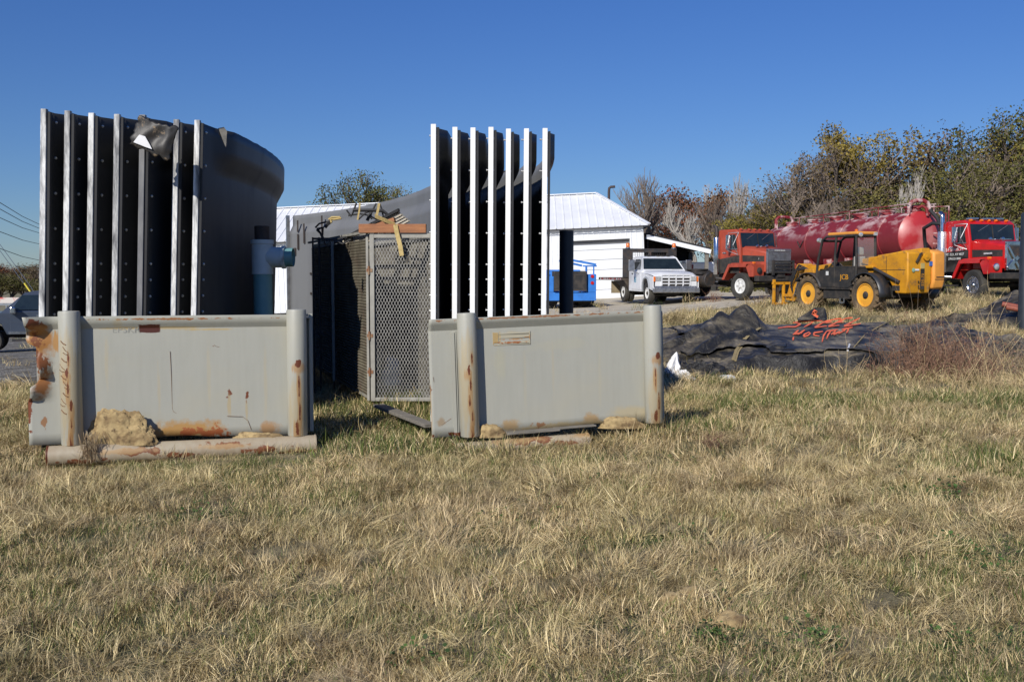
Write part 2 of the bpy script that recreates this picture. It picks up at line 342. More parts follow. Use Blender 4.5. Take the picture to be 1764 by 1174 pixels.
# ================= grass =================
def blade(vs, fs, cs, x, y, h, w, a, lean, col, curl=.5):
    dx, dy = math.cos(a), math.sin(a); px_, py_ = -dy*w/2, dx*w/2; b = len(vs)
    for t in (0, .55, 1):
        q = lean*(t**1.6)*h; z = h*t*(1-.35*lean*t*curl); k = 1 if t == 0 else (.85 if t < 1 else 0)
        if t < 1: vs += [(x+dx*q-px_*k, y+dy*q-py_*k, z), (x+dx*q+px_*k, y+dy*q+py_*k, z)]; cs += [col, col]
        else: vs.append((x+dx*q, y+dy*q, z)); cs.append(col)
    fs += [(b, b+1, b+3, b+2), (b+2, b+3, b+4)]
gcol = bpy.data.collections.new('tufts')
def gmat(name, tint, trans):
    m, nt, p = newmat(name); at_ = N(nt, 'ShaderNodeAttribute', attribute_name='Col')
    oi = N(nt, 'ShaderNodeObjectInfo'); w = wpos(nt)
    n = ramp(nt, noi(nt, w, .8, 5, .6), [(.40, (0,)*3), (.6, (1,)*3)])
    n2 = ramp(nt, noi(nt, w, 3.2, 4, .6), [(.4, (0,)*3), (.6, (1,)*3)])
    c = mixc(nt, 1.0, at_.outputs['Color'], mixc(nt, n, (1.07,1.0,.91), (.94,.92,.78)), 'MULTIPLY')
    c = mixc(nt, 1.0, c, mixc(nt, n2, (.82,.80,.78), (1.12,1.1,1.05)), 'MULTIPLY')
    nt.links.new(c, p.inputs['Base Color']); p.inputs['Roughness'].default_value = .65; p.inputs['Specular IOR Level'].default_value = .25
    return m
M['grass'] = gmat('grass_blades', None, 0)
DRY = [(.65,.55,.34), (.56,.47,.27), (.78,.68,.46), (.38,.30,.16), (.63,.52,.32), (.26,.19,.10), (.45,.40,.23), (.74,.63,.41)]
GRN = [(.10,.15,.035), (.15,.20,.06), (.07,.11,.03), (.22,.25,.09), (.13,.17,.07)]
def tuft(i, kind):
    rnd = random.Random(100+i); vs, fs, cs = [], [], []
    n = {'dry': 115, 'lie': 95, 'green': 105, 'leaf': 34, 'mix': 115, 'tall': 60, 'thatch': 130}[kind]
    wa = rnd.uniform(0, 6.28)
    for k in range(n):
        r = .11*math.sqrt(rnd.random())*1.25; t = rnd.uniform(0, 6.28); x, y = r*math.cos(t), r*math.sin(t)
        a = rnd.uniform(0, 6.28)
        cd = rnd.choice(DRY); cg = rnd.choice(GRN); s = rnd.uniform(.5, 1.3)
        if kind == 'dry': blade(vs, fs, cs, x, y, rnd.uniform(.025, .10), rnd.uniform(.0018, .0042), a, rnd.uniform(.1, 1.5), tuple(q*s for q in (cd if rnd.random() < .9 else cg)))
        elif kind == 'mix': blade(vs, fs, cs, x, y, rnd.uniform(.025, .085), rnd.uniform(.0018, .004), a, rnd.uniform(.1, 1.4), tuple(q*s for q in (cd if rnd.random() < .72 else cg)))
        elif kind == 'tall': blade(vs, fs, cs, x, y, rnd.uniform(.08, .17), rnd.uniform(.002, .0038), wa+rnd.gauss(0, .7), rnd.uniform(.2, 1), tuple(q*s for q in cd))
        elif kind == 'lie': blade(vs, fs, cs, x, y, rnd.uniform(.05, .14), rnd.uniform(.002, .0038), wa+rnd.gauss(0, .5), rnd.uniform(1.2, 2.6), tuple(q*s for q in cd))
        elif kind == 'thatch':
            L = rnd.uniform(.04, .1); z = rnd.uniform(.003, .03); dx, dy = math.cos(a)*L/2, math.sin(a)*L/2; ww = .002
            b = len(vs); z2 = z+rnd.uniform(-.01, .02); col = tuple(q*s*.8 for q in cd)
            vs += [(x-dx, y-dy, z), (x-dx+dy/L*ww*2, y-dy-dx/L*ww*2, z), (x+dx, y+dy, z2), (x+dx+dy/L*ww*2, y+dy-dx/L*ww*2, z2)]
            fs.append((b, b+1, b+3, b+2)); cs += [col]*4
        elif kind == 'green': blade(vs, fs, cs, x, y, rnd.uniform(.03, .10), rnd.uniform(.0025, .0045), a, rnd.uniform(.1, .9), tuple(q*s for q in (cg if rnd.random() < .8 else cd)))
        else:
            z = rnd.uniform(.02, .07); q = rnd.uniform(.006, .013); b = len(vs); tl = rnd.uniform(-.5, .5); col = tuple(q2*s for q2 in ((.06,.11,.03), (.08,.15,.045), (.045,.085,.03))[k % 3])
            for (u, v_) in ((-1, 0), (-.5, .8), (.4, .8), (1, 0), (.4, -.8), (-.5, -.8)):
                vs.append((x+q*(u*math.cos(a)-v_*math.sin(a)), y+q*(u*math.sin(a)+v_*math.cos(a)), z+q*u*tl)); cs.append(col)
            fs.append(tuple(range(b, b+6)))
            blade(vs, fs, cs, x, y, z, .002, a, .1, col)
    me = bpy.data.meshes.new('tuft'); me.from_pydata(vs, [], fs); me.update()
    ca = me.color_attributes.new('Col', 'FLOAT_COLOR', 'POINT')
    ca.data.foreach_set('color', np.array([(*c, 1) for c in cs], dtype=np.float32).ravel())
    me.materials.append(M['grass']); o = bpy.data.objects.new('%02d_tuft' % i, me); gcol.objects.link(o)
KINDS_ = ['dry']*4+['mix']*3+['tall']*2+['lie']*3+['green']*2+['leaf']*2+['thatch']*2
for i, k in enumerate(KINDS_): tuft(i, k)
IDX = {k: [i for i, q in enumerate(KINDS_) if q == k] for k in set(KINDS_)}
def inpoly(x, y, P):
    c = False; j = len(P)-1
    for i in range(len(P)):
        if (P[i][1] > y) != (P[j][1] > y) and x < (P[j][0]-P[i][0])*(y-P[i][1])/(P[j][1]-P[i][1])+P[i][0]: c = not c
        j = i
    return c
TARPS = []   # filled: (cx, cy, rx, ry) where no grass stands
LUSH = [(-1.2, 9.6, 1.1, .5), (-1.3, 11.6, 1.2, 1.0), (1.75, 10.4, .5, .4), (-3.0, 8.75, .5, .2), (-2.2, 8.9, .6, .25), (3.6, 13.2, 1.2, .9), (-.9, 10.5, .4, .9), (4.9, 8.6, 1.1, .6), (6.2, 13.2, 1.0, .6)]
LEAFY = [(-3.3, 5.3, .5, .35), (-3.0, 4.4, .4, .25), (-2.2, 7.0, .35, .3), (3.2, 5.9, .8, .4), (2.4, 4.4, .4, .3), (-.3, 6.2, .25, .12), (4.4, 5.4, .6, .5), (.8, 6.3, .5, .15), (1.2, 4.6, .4, .2), (3.2, 7.6, .35, .25)]
pts, rots, scs, ids = [], [], [], []
def scatter(y0, y1, dens, smin, smax):
    A = .5*((y1*.6+1.2)*2+(y0*.6+1.2)*2)*(y1-y0)
    for _ in range(int(A*dens)):
        y = y0+(y1-y0)*random.random() if y0 < 6 else math.sqrt(random.uniform(y0*y0, y1*y1)); hw = y1*.6+1.2; x = random.uniform(-hw, hw)
        if abs(x) > y*.6+1.2: continue
        if y > 13 and (inpoly(x, y, GRAV) or inpoly(x, y, YARD)) and random.random() < .985: continue
        n = noise.fractal(Vector((x*.55, y*.55, 3.3)), .8, 2, 4); n2 = noise.noise(Vector((x*1.6, y*1.6, 9)))
        lush = any(((x-a)/c)**2+((y-b)/d)**2 < 1+n2*.8 for a, b, c, d in LUSH)
        leaf = any(((x-a)/c)**2+((y-b)/d)**2 < 1+n2*1.2 for a, b, c, d in LEAFY)
        r = random.random(); s = random.uniform(smin, smax)
        if leaf: k = 'leaf' if r < .35 else ('green' if r < .3 else 'mix')
        elif lush: k = 'green' if r < .6 else 'mix'; s *= 1.3
        elif n2 > .36: k = 'lie' if r < .45 else ('thatch' if r < .65 else 'dry')
        elif n > .17: k = 'mix' if r < .5 else ('green' if r < .60 else ('dry' if r < .85 else 'thatch'))
        else: k = 'dry' if r < .36 else ('mix' if r < .50 else ('thatch' if r < .74 else ('lie' if r < .90 else ('leaf' if r < .91 else 'tall'))))
        if n2 < -.4 and r < .3: continue
        n4 = noise.noise(Vector((x*6, y*6, 5)))
        if n4 < -.3 and r < .55: continue
        s *= 1+.35*n4
        if -4.4 < x < -1.7 and 8.45 < y < 8.86+(x+4)*.28: s *= .55
        pts.append((x, y, gz(x, y)-.008)); ids.append(random.choice(IDX[k]))
        rots.append((random.gauss(0, .26), random.gauss(0, .26), random.uniform(0, 6.28))); scs.append(s)
scatter(2.4, 6, 215, .65, 1.1); scatter(6, 9, 150, .75, 1.2); scatter(9, 14, 75, 1.0, 1.6); scatter(14, 24, 26, 1.3, 2.1); scatter(24, 46, 8, 1.9, 2.9)
me = bpy.data.meshes.new('grass'); me.from_pydata(pts, [], [])
for nm, ty, arr, key in (('rot', 'FLOAT_VECTOR', rots, 'vector'), ('scl', 'FLOAT', scs, 'value'), ('idx', 'INT', ids, 'value')):
    a_ = me.attributes.new(nm, ty, 'POINT'); a_.data.foreach_set(key, np.array(arr, dtype=np.int32 if ty == 'INT' else np.float32).ravel())
go = bpy.data.objects.new('grass', me); sc.collection.objects.link(go)
tag(go, 'dry straw coloured grass with green patches over the whole foreground', 'grass', kind='stuff')
ng = bpy.data.node_groups.new('grass_tufts', 'GeometryNodeTree')
ng.interface.new_socket('Geometry', in_out='INPUT', socket_type='NodeSocketGeometry'); ng.interface.new_socket('Geometry', in_out='OUTPUT', socket_type='NodeSocketGeometry')
gi, gu = ng.nodes.new('NodeGroupInput'), ng.nodes.new('NodeGroupOutput')
ip = ng.nodes.new('GeometryNodeInstanceOnPoints'); ci = ng.nodes.new('GeometryNodeCollectionInfo')
ci.inputs['Collection'].default_value = gcol; ci.inputs['Separate Children'].default_value = True; ci.inputs['Reset Children'].default_value = True
ip.inputs['Pick Instance'].default_value = True
def na(name, ty):
    n = ng.nodes.new('GeometryNodeInputNamedAttribute'); n.data_type = ty; n.inputs[0].default_value = name; return n.outputs[0]
L = ng.links.new
L(gi.outputs[0], ip.inputs['Points']); L(ci.outputs[0], ip.inputs['Instance']); L(na('idx', 'INT'), ip.inputs['Instance Index'])
L(na('rot', 'FLOAT_VECTOR'), ip.inputs['Rotation']); L(na('scl', 'FLOAT'), ip.inputs['Scale']); L(ip.outputs[0], gu.inputs[0])
go.modifiers.new('tufts', 'NODES').node_group = ng

# ================= the two grey steel panels with posts =================
rnd0 = random.Random(12)
def shield(name, P0, P1, H, stains, label, left=-.37, ripped=False, pipe=(0, 0), drop=0):
    P0, P1 = Vector(P0), Vector(P1); d = P1-P0; L_ = d.length
    yaw = math.atan2(d.y, d.x); roll = math.asin(d.z/L_)
    t = empty(name, P0, label=label, cat='steel panel', group='grey steel panels with round posts')
    t.rotation_euler = Matrix.Rotation(yaw, 4, 'Z').to_euler(); t.rotation_euler = (Matrix.Rotation(yaw, 4, 'Z') @ Matrix.Rotation(-roll, 4, 'Y')).to_euler()
    mt = stained(name+'_paint', stains)
    TAN = (.42,.32,.16); pst = [(0, .5, .16, .6, .55, TAN, -1.2), (L_, .2, .10, .45, .5, TAN, -1.2)]
    for x_, seq in ((0, ((.06,.018,.12), (.2,.012,.1), (.36,.014,.09), (.52,.012,.12), (.66,.02,.06), (.8,.01,.08))), (L_, ((.08,.022,.1), (.24,.012,.12), (.5,.01,.14), (.70,.03,.05)))):
        for z_, rx_, rz_ in seq:
            xx = x_+rnd0.uniform(-.02, .025); pst.append((xx, z_-.04, rx_*2.4, rz_*1.3, .8, (.38,.22,.09), -1.6)); pst.append((xx, z_, rx_, rz_, 1.5, (.14,.04,.018), 1.0))
    m2 = stained(name+'_post_paint', pst)
    x0, x1 = left, L_+.07; nxx = 70; zt = H-.035; rnd = random.Random(5)
    # front plate with overhanging lip, slightly wavy bottom
    b = MB(); zs = [0, .1, .3, .5, .7, .9, H-.155, H-.15, H-.09, zt]
    def bot(x):
        return .03*math.exp(-((x-.95)/.35)**2)+.006*math.sin(x*9) if ripped else .02*math.exp(-((x-1.3)/.4)**2)
    def F(u, v):
        x = x0+(x1-x0)*u; i = v*(len(zs)-1); z = zs[int(round(i))]
        y = .075 if z <= H-.15 else .075-.075*(z-(H-.15))/(zt-(H-.15))
        if ripped and x < -.17:
            k = (-.17-x)/.2; wv = .05*math.sin(z*9+1)+.03*math.sin(z*21)
            if .42 < z: x += k*(.035+.035*math.sin(z*8.5+2.0)+.012*math.sin(z*31)+(.04 if .55<z<.9 else 0)); y -= k*abs(wv)*1.8
            else: y -= k*.015
        y += .004*math.sin(x*5+z*4)
        if z == 0: z = bot(x)
        return (x, y, z)
    if ripped: zs = [0]+[.1*k for k in range(1, 4)]+[.3+.033*k for k in range(1, 22)]+[H-.15, H-.11, zt]
    b.grid(F, nxx, len(zs)-1); b.build('front_plate', mt, t, solid=.008, smooth=30)
    b = MB(); b.box(x0+.06, x1+.09, .17, .182, .01, H-.06); b.box(x1+.055, x1+.09, .1, .17, .02, H-.03)
    b.box(x0+.05, x1+.08, .083, .165, H-.075, H-.062); b.build('back_plate', mt, t)
    if not ripped:
        b = MB(); b.box(-.145, -.115, .058, .07, .01, H-.17); b.bar((-.1, .066, 0), (-.1, .066, H-.16), .008); b.build('weld_strip', mt, t)
    for x in (0, L_):
        b = MB(); b.lathe((x, 0, .0), (0, 0, 1), [(.088, 0), (.094, .01), (.094, H+.0), (.089, H+.014), (.0, H+.02)], 40); b.build('post', m2, t, smooth=50)
    b = MB(); p0, p1 = pipe
    b.lathe((p0, -.05, -.088-drop), (1, 0, .0), [(.0, -.006), (.094, -.006), (.096, 0), (.09, .004), (.09, p1-p0-.004), (.097, p1-p0), (.095, p1-p0+.012), (0, p1-p0+.012)], 40)
    pmt = stained(name+'_pipe_paint', [(x, z_, .22, .035, 1.5, (.2,.075,.035), 1.5) for x, z_ in ((.1, -.14), (.6, -.07), (.95, -.12), (1.35, -.05), (1.7, -.1), (2.0, -.15))]+[(x, -.06, .3, .03, .8, (.4,.26,.12), 2) for x in (.4, 1.3)]+[(p0, -.09, .012, .2, 3, RUST, .4)], base=((.40,.345,.25), (.30,.22,.14)))
    b.build('base_pipe', pmt, t, smooth=40)
    return t, L_, mt
A0, A1 = at(125, 765, 9.0), at(513, 749, 9.55)
stA = [(.3,.75,.02,.3,.45,(.44,.38,.25),-1.6), (.75,.45,.015,.35,.4,(.44,.36,.22),-1.6), (1.2,.6,.02,.4,.4,(.44,.38,.25),-1.6), (1.72,.5,.02,.45,.4,(.44,.38,.25),-1.6), (.2,.12,.05,.12,.8,(.38,.24,.1),1.6), (1.75,.07,.12,.08,.9,(.38,.22,.1),1.6), (-.3,1.1,.12,.06,1.5,RUST,1.2), (-.25,.93,.15,.17,1,(.36,.17,.05),1.2), (-.28,.75,.1,.2,1.5,(.2,.07,.025),1.4), (-.24,.55,.1,.15,1,(.26,.11,.035),1.4), (-.36,.35,.03,.35,1.4,RUST,1.4), (-.12,.92,.04,.1,1,(.4,.22,.08),-2),
 (-.07,.3,.012,.16,1.5,RUST,1.6), (-.08,.72,.02,.2,1,(.4,.25,.1),-1.6), (-.24,.2,.035,.05,1.2,(.3,.16,.08),1.8),
 (1.0,.07,.42,.13,1,(.42,.24,.08),1.3), (1.12,.05,.3,.075,1.6,(.34,.10,.035),1.6), (1.38,.42,.022,.055,1.6,RUST,2), (1.38,.3,.02,.14,.7,(.42,.33,.18),-1.6), (1.55,.40,.014,.035,1.6,RUST,2), (1.54,.33,.014,.03,1.6,RUST,2), (1.54,.25,.015,.12,.6,(.42,.33,.18),-1.6),
 (1.25,.87,.03,.008,1.6,RUST,1.5), (.85,1.135,.9,.012,1.2,(.3,.13,.05),1.5), (.7,1.05,.6,.018,.7,(.45,.33,.14),1), (1.2,1.03,.3,.012,.8,(.45,.33,.14),1.5), (.4,1.1,.05,.05,.5,(.4,.33,.2),1), (.675,1.045,.105,.042,3,(.075,.018,.010),.5)]
tA, LA, matA = shield('steel_panel', A0, A1, 1.2, stA, 'grey steel panel with torn rusty left edge and two round posts', ripped=True, pipe=(-.2, 2.17))
# scratches drawn as thin real score lines on the plate
def score(parent, segs, m, y=.0695, r=.0022):
    for s_ in segs: MB().tube([(x, y, z) for x, z in s_], r, 4).build('scratch', m, parent)
M['scr'] = pm('rust_scratch', (.13,.06,.03), (.2,.11,.05), 30, rough=.9)
score(tA, [[(.855,.83),(.862,.6),(.865,.29),(.875,.26),(.90,.245)], [(1.36,.20),(1.42,.195),(1.5,.19),(1.55,.15),(1.58,.06)], [(1.56,.76),(1.575,.71),(1.585,.68)], [(1.25,.885),(1.27,.868),(1.3,.862)]], M['scr'])
b = MB()
for k in range(13):
    z = .95-k*.052; a = -.02+.02*math.sin(k); q = .094; x0_ = -.045+a; x1_ = x0_+.045
    for (xa, za), (xb, zb) in (((x0_, z), (x1_, z-.035-.02*math.sin(k*2.1))),):
        b.tube([(xa, -math.sqrt(q*q-xa*xa)-.0005, za), ((xa+xb)/2, -math.sqrt(q*q-((xa+xb)/2)**2)-.0005, (za+zb)/2-.008), (xb, -math.sqrt(q*q-xb*xb)-.0005, zb)], .004 if k % 3 else .006, 4)
b.build('scratch_band', M['scr'], tA, kind='stuff')
M['letter'] = pm('faint_raised_letters', (.27,.27,.24), rough=.6)
text('raised_lettering', 'EPSKR', .085, M['letter'], tA, MT((.475, .0705, 1.01), (1,0,0), (0,0,1)), .0015, 1.05)
B0, B1 = at(810, 751, 9.73), at(1127, 727, 10.26)
stB = [(.6,.5,.02,.35,.35,(.44,.4,.28),-1.6), (.9,.6,.015,.3,.35,(.44,.38,.25),-1.6), (1.4,.5,.02,.35,.35,(.44,.4,.28),-1.6), (1.3,.07,.12,.07,.8,(.38,.24,.1),1.6), (.45,.06,.1,.07,.8,(.38,.24,.1),1.6), (-.38,.47,.03,.05,1.6,RUST,1.2), (-.37,.3,.012,.3,.8,(.4,.28,.15),-1.4), (-.36,.02,.03,.02,1.3,RUST,1), (-.1,.02,.1,.025,1.3,RUST,1.8), (.5,.93,.16,.012,1.1,(.42,.2,.07),1.4), (.35,.95,.012,.07,.8,(.45,.33,.15),1), (.52,.97,.19,.05,.45,(.46,.38,.22),1),
 (.35,.7,.07,.2,.4,(.42,.4,.28),-1), (1.0,.02,.7,.05,.9,(.42,.33,.18),1.5), (.75,.05,.12,.03,1.1,(.3,.16,.08),2), (.8,1.15,1.2,.012,1.2,(.28,.13,.06),1.6), (1.75,.1,.3,.1,.7,(.46,.38,.22),1.2), (1.0,.85,.35,.08,.35,(.42,.4,.3),1.6), (-.28,.15,.05,.05,.7,(.3,.2,.1),2)]
tB, LB, matB = shield('steel_panel', B0, B1, 1.2, stB, 'grey steel panel in the middle, leaning up to the right with a rusty maker plate', pipe=(-.19, 1.2), drop=.05)
b = MB(); b.box(.285, .335, .064, .07, .9, 1.005); b.box(.34, .66, .064, .0695, .985, .995); b.box(.34, .66, .064, .0695, .945, .951); b.box(.285, .665, .064, .0675, .875, .883); b.box(.655, .665, .064, .069, .883, 1.01); b.box(.278, .286, .064, .069, .883, 1.01); b.box(.336, .655, .064, .0665, .888, .912)
b.build('maker_plate', stained('maker_plate_paint', [(.47,.9,.2,.022,1.5,(.34,.13,.05),1.5), (.3,.95,.04,.08,.8,(.42,.28,.1),1.5), (.63,.94,.04,.04,1,(.38,.2,.07),2)], base=((.44,.42,.33), (.42,.37,.25))), tB, bevel=.002)
score(tB, [[(-.33,.08),(-.25,.13),(-.17,.18)], [(-.33,.55),(-.335,.6)]], M['scr'])
# clay on and by the panels
def clod(name, c, rx, ry, rz, label, par=None, seed=1, n=40, gr=None):
    b = MB(); vs = []
    def F(u, v):
        a = u*2*math.pi; e = v*math.pi/2
        d = Vector((math.cos(a)*math.cos(e), math.sin(a)*math.cos(e), math.sin(e)))
        k = 1+.30*noise.fractal(d*1.6+Vector((seed*7, 0, 0)), 1, 2, 6)+.10*noise.turbulence(d*5+Vector((seed, 3, 1)), 3, True)
        return (d.x*rx*k, d.y*ry*k, d.z*rz*max(.2, k)-.02)
    b.grid(F, n, n//2); o = b.build(name, M['clay'], smooth=60, label=label, cat='clay', group=gr); o.location = c; return o
def onA(T, x, y, z):
    return T.matrix_basis @ Vector((x, y, z))
clod('clay_lump', onA(tA, .40, .0, .0), .31, .09, .30, 'tall lump of dry yellow clay on the pipe before the left steel panel', seed=3, n=110)
clod('clay_crumbs', onA(tA, 1.66, .02, -.005), .25, .06, .06, 'low row of yellow clay crumbs beside the right post of the left panel', seed=5)
clod('clay_lump', onA(tB, .2, .0, .0), .16, .08, .11, 'small lump of tan clay at the foot of the middle panel', seed=8)
clod('clay_lump', onA(tB, 1.60, .03, -.02), .22, .05, .12, 'tan clay heap beside the right post of the middle panel', seed=11)
b = MB(); rnd = random.Random(4)
for k in range(70):
    x = .16+rnd.gauss(0, .045); z = rnd.uniform(0, .14); a = rnd.uniform(-.5, .5)
    b.tube([(x, -.11, z), (x+a*.05, -.15-rnd.random()*.03, z-.06), (x+a*.1+rnd.gauss(0, .02), -.13-rnd.random()*.05, z-.16)], .0025, 3)
o = b.build('straw_clump', pm('dead_straw', (.28,.19,.1), (.4,.32,.2), 20, rough=.9), label='matted dead straw hanging over the pipe beside the tall clay lump', cat='straw'); o.location = A0; o.rotation_euler = tA.rotation_euler
b = MB(); b.box(-.12, .5, -.05, .1, 0, .02); b.box(.46, .9, -.02, .1, .01, .025)
o = b.build('scrap_plank', M['greywood'], label='rough board lying against the foot of the middle panel', cat='board', bevel=.004); o.location = onA(tB, .42, -.0, -.01)+Vector((0, 0, .0)); o.rotation_euler = (0, R(-2), R(16))
for i, (px_, py_, Y, s_) in enumerate(((1165, 940, 5.2, .08), (1195, 945, 5.25, .1), (1215, 952, 5.2, .07), (1262, 985, 4.85, .09))):
    q = at(px_, py_, Y); clod('clay_lump', (q.x, Y, gz(q.x, Y)+.03), s_, s_*.8, s_*.6, 'small tan dirt clod among the grass right of centre', seed=20+i, n=20, gr='small dirt clods in the grass')

# ================= nested black tank wall panels =================
HW = 3.25; FLIP = True
def wallpath(a0, Rr, Lw, n):
    x = y = 0; out = []
    for i in range(n+1):
        s = Lw*i/n; h = a0-s/Rr; out.append((x, y, h, s)); ds = Lw/n; hm = a0-(s+ds/2)/Rr
        x += math.sin(hm)*ds; y += math.cos(hm)*ds
    return out
def wall_meshes(a0, Rr, Lw, shear, endstrip, start):
    P = wallpath(a0, Rr, Lw, 90)
    def prof(z, s):
        top = HW-z; f = min(1, max(0, (s-start)/.22)); f = f*f*(3-2*f)
        o = 0 if top > .46 else (.10 if top < .26 else .10*(1-(top-.26)/.20)); return o*f
    zs = [0, .6, 1.2, 1.8, 2.3, HW-.5, HW-.46, HW-.41, HW-.36, HW-.31, HW-.26, HW-.22, HW-.1, HW]
    b = MB()
    def F(u, v):
        x, y, h, s = P[int(round(u*90))]; z = zs[int(round(v*(len(zs)-1)))]; o = prof(z, s)
        if z == HW: z -= .014*abs(noise.noise(Vector((s*2.3, 1, 2))))
        dent = .008*noise.noise(Vector((s*.5, z*.6, 4)))
        return (x+math.cos(h)*(o+dent)+shear*(HW-z)*-1, y-math.sin(h)*(o+dent), z)
    b.grid(F, 90, len(zs)-1)
    return b, P
def edge_mesh(shear, tilt=0):
    b = MB(); sh = Matrix.Identity(4); sh[0][2] = shear; 
    b.box(-.027, .027, -.03, .018, .17, HW+.01, M=Matrix.Translation((-shear*HW, 0, 0)) @ sh)
    f = MB(); f.box(.033, .058, -.012, .02, .17, HW-.02, M=Matrix.Translation((-shear*HW, 0, 0)) @ sh)
    return b, f
bz = [HW-q for q in (.09, .425, .76, 1.095, 1.43, 1.59, 1.755, 1.92, 2.085)]
def bolt_mesh(nub):
    b = MB(); b.lathe((.0, 0, 0), (1, 0, 0), [(0, -.0), (.013, 0), (.013, .006), (.016, .006), (.014, .015), (.007, .021), (0, .022)], 10)
    if nub: b.lathe((-.012, 0, 0), (-1, 0, 0), [(.007, 0), (.007, .045), (.011, .045), (.011, .053), (0, .055)], 8)
    return b
ORD = ['leftmost', 'second', 'third', 'fourth', 'fifth', 'sixth', 'rightmost']
def stack(which, tops, px_bot, a0, Rr, matn, shear, nub, starts):
    proto = None
    for i, (px_, py_) in enumerate(tops):
        Y = 1.555*1715/(472-py_); q = at(px_, py_, Y); z0 = q.z-HW
        lab = '%s of the seven black tank wall panels in the %s' % (ORD[i], which)
        t = empty('tank_panel', (q.x, Y, z0), label=lab, cat='tank panel', group='nested black tank wall panels')
        Lw = 17.0 if nub else 14.0
        if proto is None or starts[i] is not None:
            wb, P = wall_meshes(a0, Rr, Lw, shear, True, starts[i] if starts[i] is not None else .12)
            w_ = wb.build('wall_sheet', [M['black'], M['inner']] if FLIP else [M['inner'], M['black']], t, smooth=30, solid=.012); proto = w_.data if starts[i] is None else proto
            if starts[i] is None: pass
        else:
            w_ = bpy.data.objects.new('wall_sheet', proto); sc.collection.objects.link(w_); w_.parent = t
            dd = w_.modifiers.new('solid', 'SOLIDIFY'); dd.thickness = .012; dd.offset = 0; dd.material_offset = 1
        e, f = edge_mesh(shear); eo = e.build('edge_strip', matn[i], t, bevel=.004); f.build('flange', M['flange'], t)
        bm_ = bolt_mesh(nub); bo = None
        for k, z in enumerate(bz):
            if bo is None: bo = bm_.build('bolt', M['bolt'], t, smooth=30); o_ = bo
            else: o_ = bo.copy(); sc.collection.objects.link(o_)
            s = .12 if nub else .17; o_.location = (s*math.sin(a0)+.008-shear*(HW-z), s*math.cos(a0), z); o_.rotation_euler = (0, 0, -a0)
    return t, P, w_
E = M['alumblot']; W_ = M['alum']
lt, lP, _ = stack('left stack', [(77,190),(118,193),(159,197),(203,199),(247,200),(305,208),(341,209)], None, R(5.0), 15.5, [E, E, E, E, pm('dull_grey_edge', (.2,.2,.2), (.12,.12,.125), 3, st=(4,4,.8), rough=.5), E, E], .04, False, [None]*6+[.5])
rt, rP, _ = stack('middle stack', [(747,216),(784,221),(815,222),(846,221),(876,224),(907,223.5),(939,223)], None, R(2.7), 24, [W_]*7, .006, True, [None]*6+[.12])
# far end strip of the first middle panel, with slots
fx, fy, fh, fs = rP[-1]
Y0 = 1.555*1715/(472-216); q = at(747, 216, Y0)
b = MB(); Mx = Matrix.Translation((fx, fy, 0)) @ Matrix.Rotation(-fh, 4, 'Z'); b.box(-.09, .0, -.02, .03, 0, HW, M=Mx); b.box(.1, .12, -.9, -.86, 2.4, 3.0, M=Mx)
first = [o for o in sc.objects if o.name.startswith('tank_panel') and o.get('label', '').startswith('leftmost') and 'middle' in o['label']][0]
b.build('end_strip', M['dullchrome'], first)
b = MB()
for (s, z0_, z1_) in ((-.5,2.8,3.1),(-.62,2.35,2.75),(-.9,2.5,3.0),(-2.1,2.6,3.15),(-.45,2.2,2.4),(-1.3,1.7,1.76),(-2.0,1.6,1.66),(-2.9,1.5,1.56),(-1.3,1.2,1.26)):
    i = int(round((17.0+s)/17.0*90)); x, y, h, _s = rP[i]
    b.box(-.04, -.03, -.04, .04, z0_, z1_, M=Matrix.Translation((x, y, 0)) @ Matrix.Rotation(-h, 4, 'Z'))
b.build('slot_mark', M['cap'], first)
# torn black scrap caught on the left stack
b = MB(); Yd = 9.60; QA, QB, QC, QD = (241,199), (306,224), (290,276), (225,248)
def F(u, v_):
    x = (QA[0]*(1-u)+QB[0]*u)*(1-v_)+(QD[0]*(1-u)+QC[0]*u)*v_; y = (QA[1]*(1-u)+QB[1]*u)*(1-v_)+(QD[1]*(1-u)+QC[1]*u)*v_
    e = min(u, 1-u, v_, 1-v_); n_ = noise.noise(Vector((u*7, v_*5, 1))); y += 5*n_*max(0, .15-e)/.15+3*math.sin(u*5)*(1-v_); x += 5*noise.noise(Vector((v_*7, u*5, 4)))*max(0, .15-e)/.15
    return at(x, y, Yd+.03*noise.noise(Vector((u*2.5, v_*2, 7)))+.014*abs(math.sin(u*6+v_*3))+(.12*(u-.82) if u > .82 else 0))
b.grid(F, 28, 18)
so_ = b.build('torn_scrap', pm('torn_black_sheet', (.028,.026,.024), (.05,.043,.036), 4, rough=.5, dirt=(.3,.22,.14), dlo=.6, dhi=.68, dscale=9, bump=.4, bscale=9), solid=.035, smooth=35, label='torn black sheet scrap with a white tape corner caught on top of the left stack', cat='scrap')
b = MB(); pv = [(236,237),(240,232),(250,235),(258,249),(262,257),(250,253),(230,245)]; vs = [at(x, y, Yd-.035) for x, y in pv]; b.add(vs, [tuple(range(6, -1, -1))]); b.build('white_patch', M['plastic_sheet'], so_, solid=.006)
b = MB(); Yd = 10.05
vs = [at(x, y, Yd+.06*(i % 2)) for i, (x, y) in enumerate([(376,221),(386,219),(391,226),(392,248),(389,254),(382,238),(377,232)])]; b.add(vs, [tuple(range(6, -1, -1))])
b.v = [tuple(Vector(v)-lt.location) for v in b.v]; b.build('torn_flap', pm('torn_grey_flap', (.16,.15,.13), (.05,.05,.05), 12, rough=.8), lt, solid=.012)
RH = pm('rusty_hinge', (.2,.08,.035), (.3,.2,.12), 8, rough=.8)
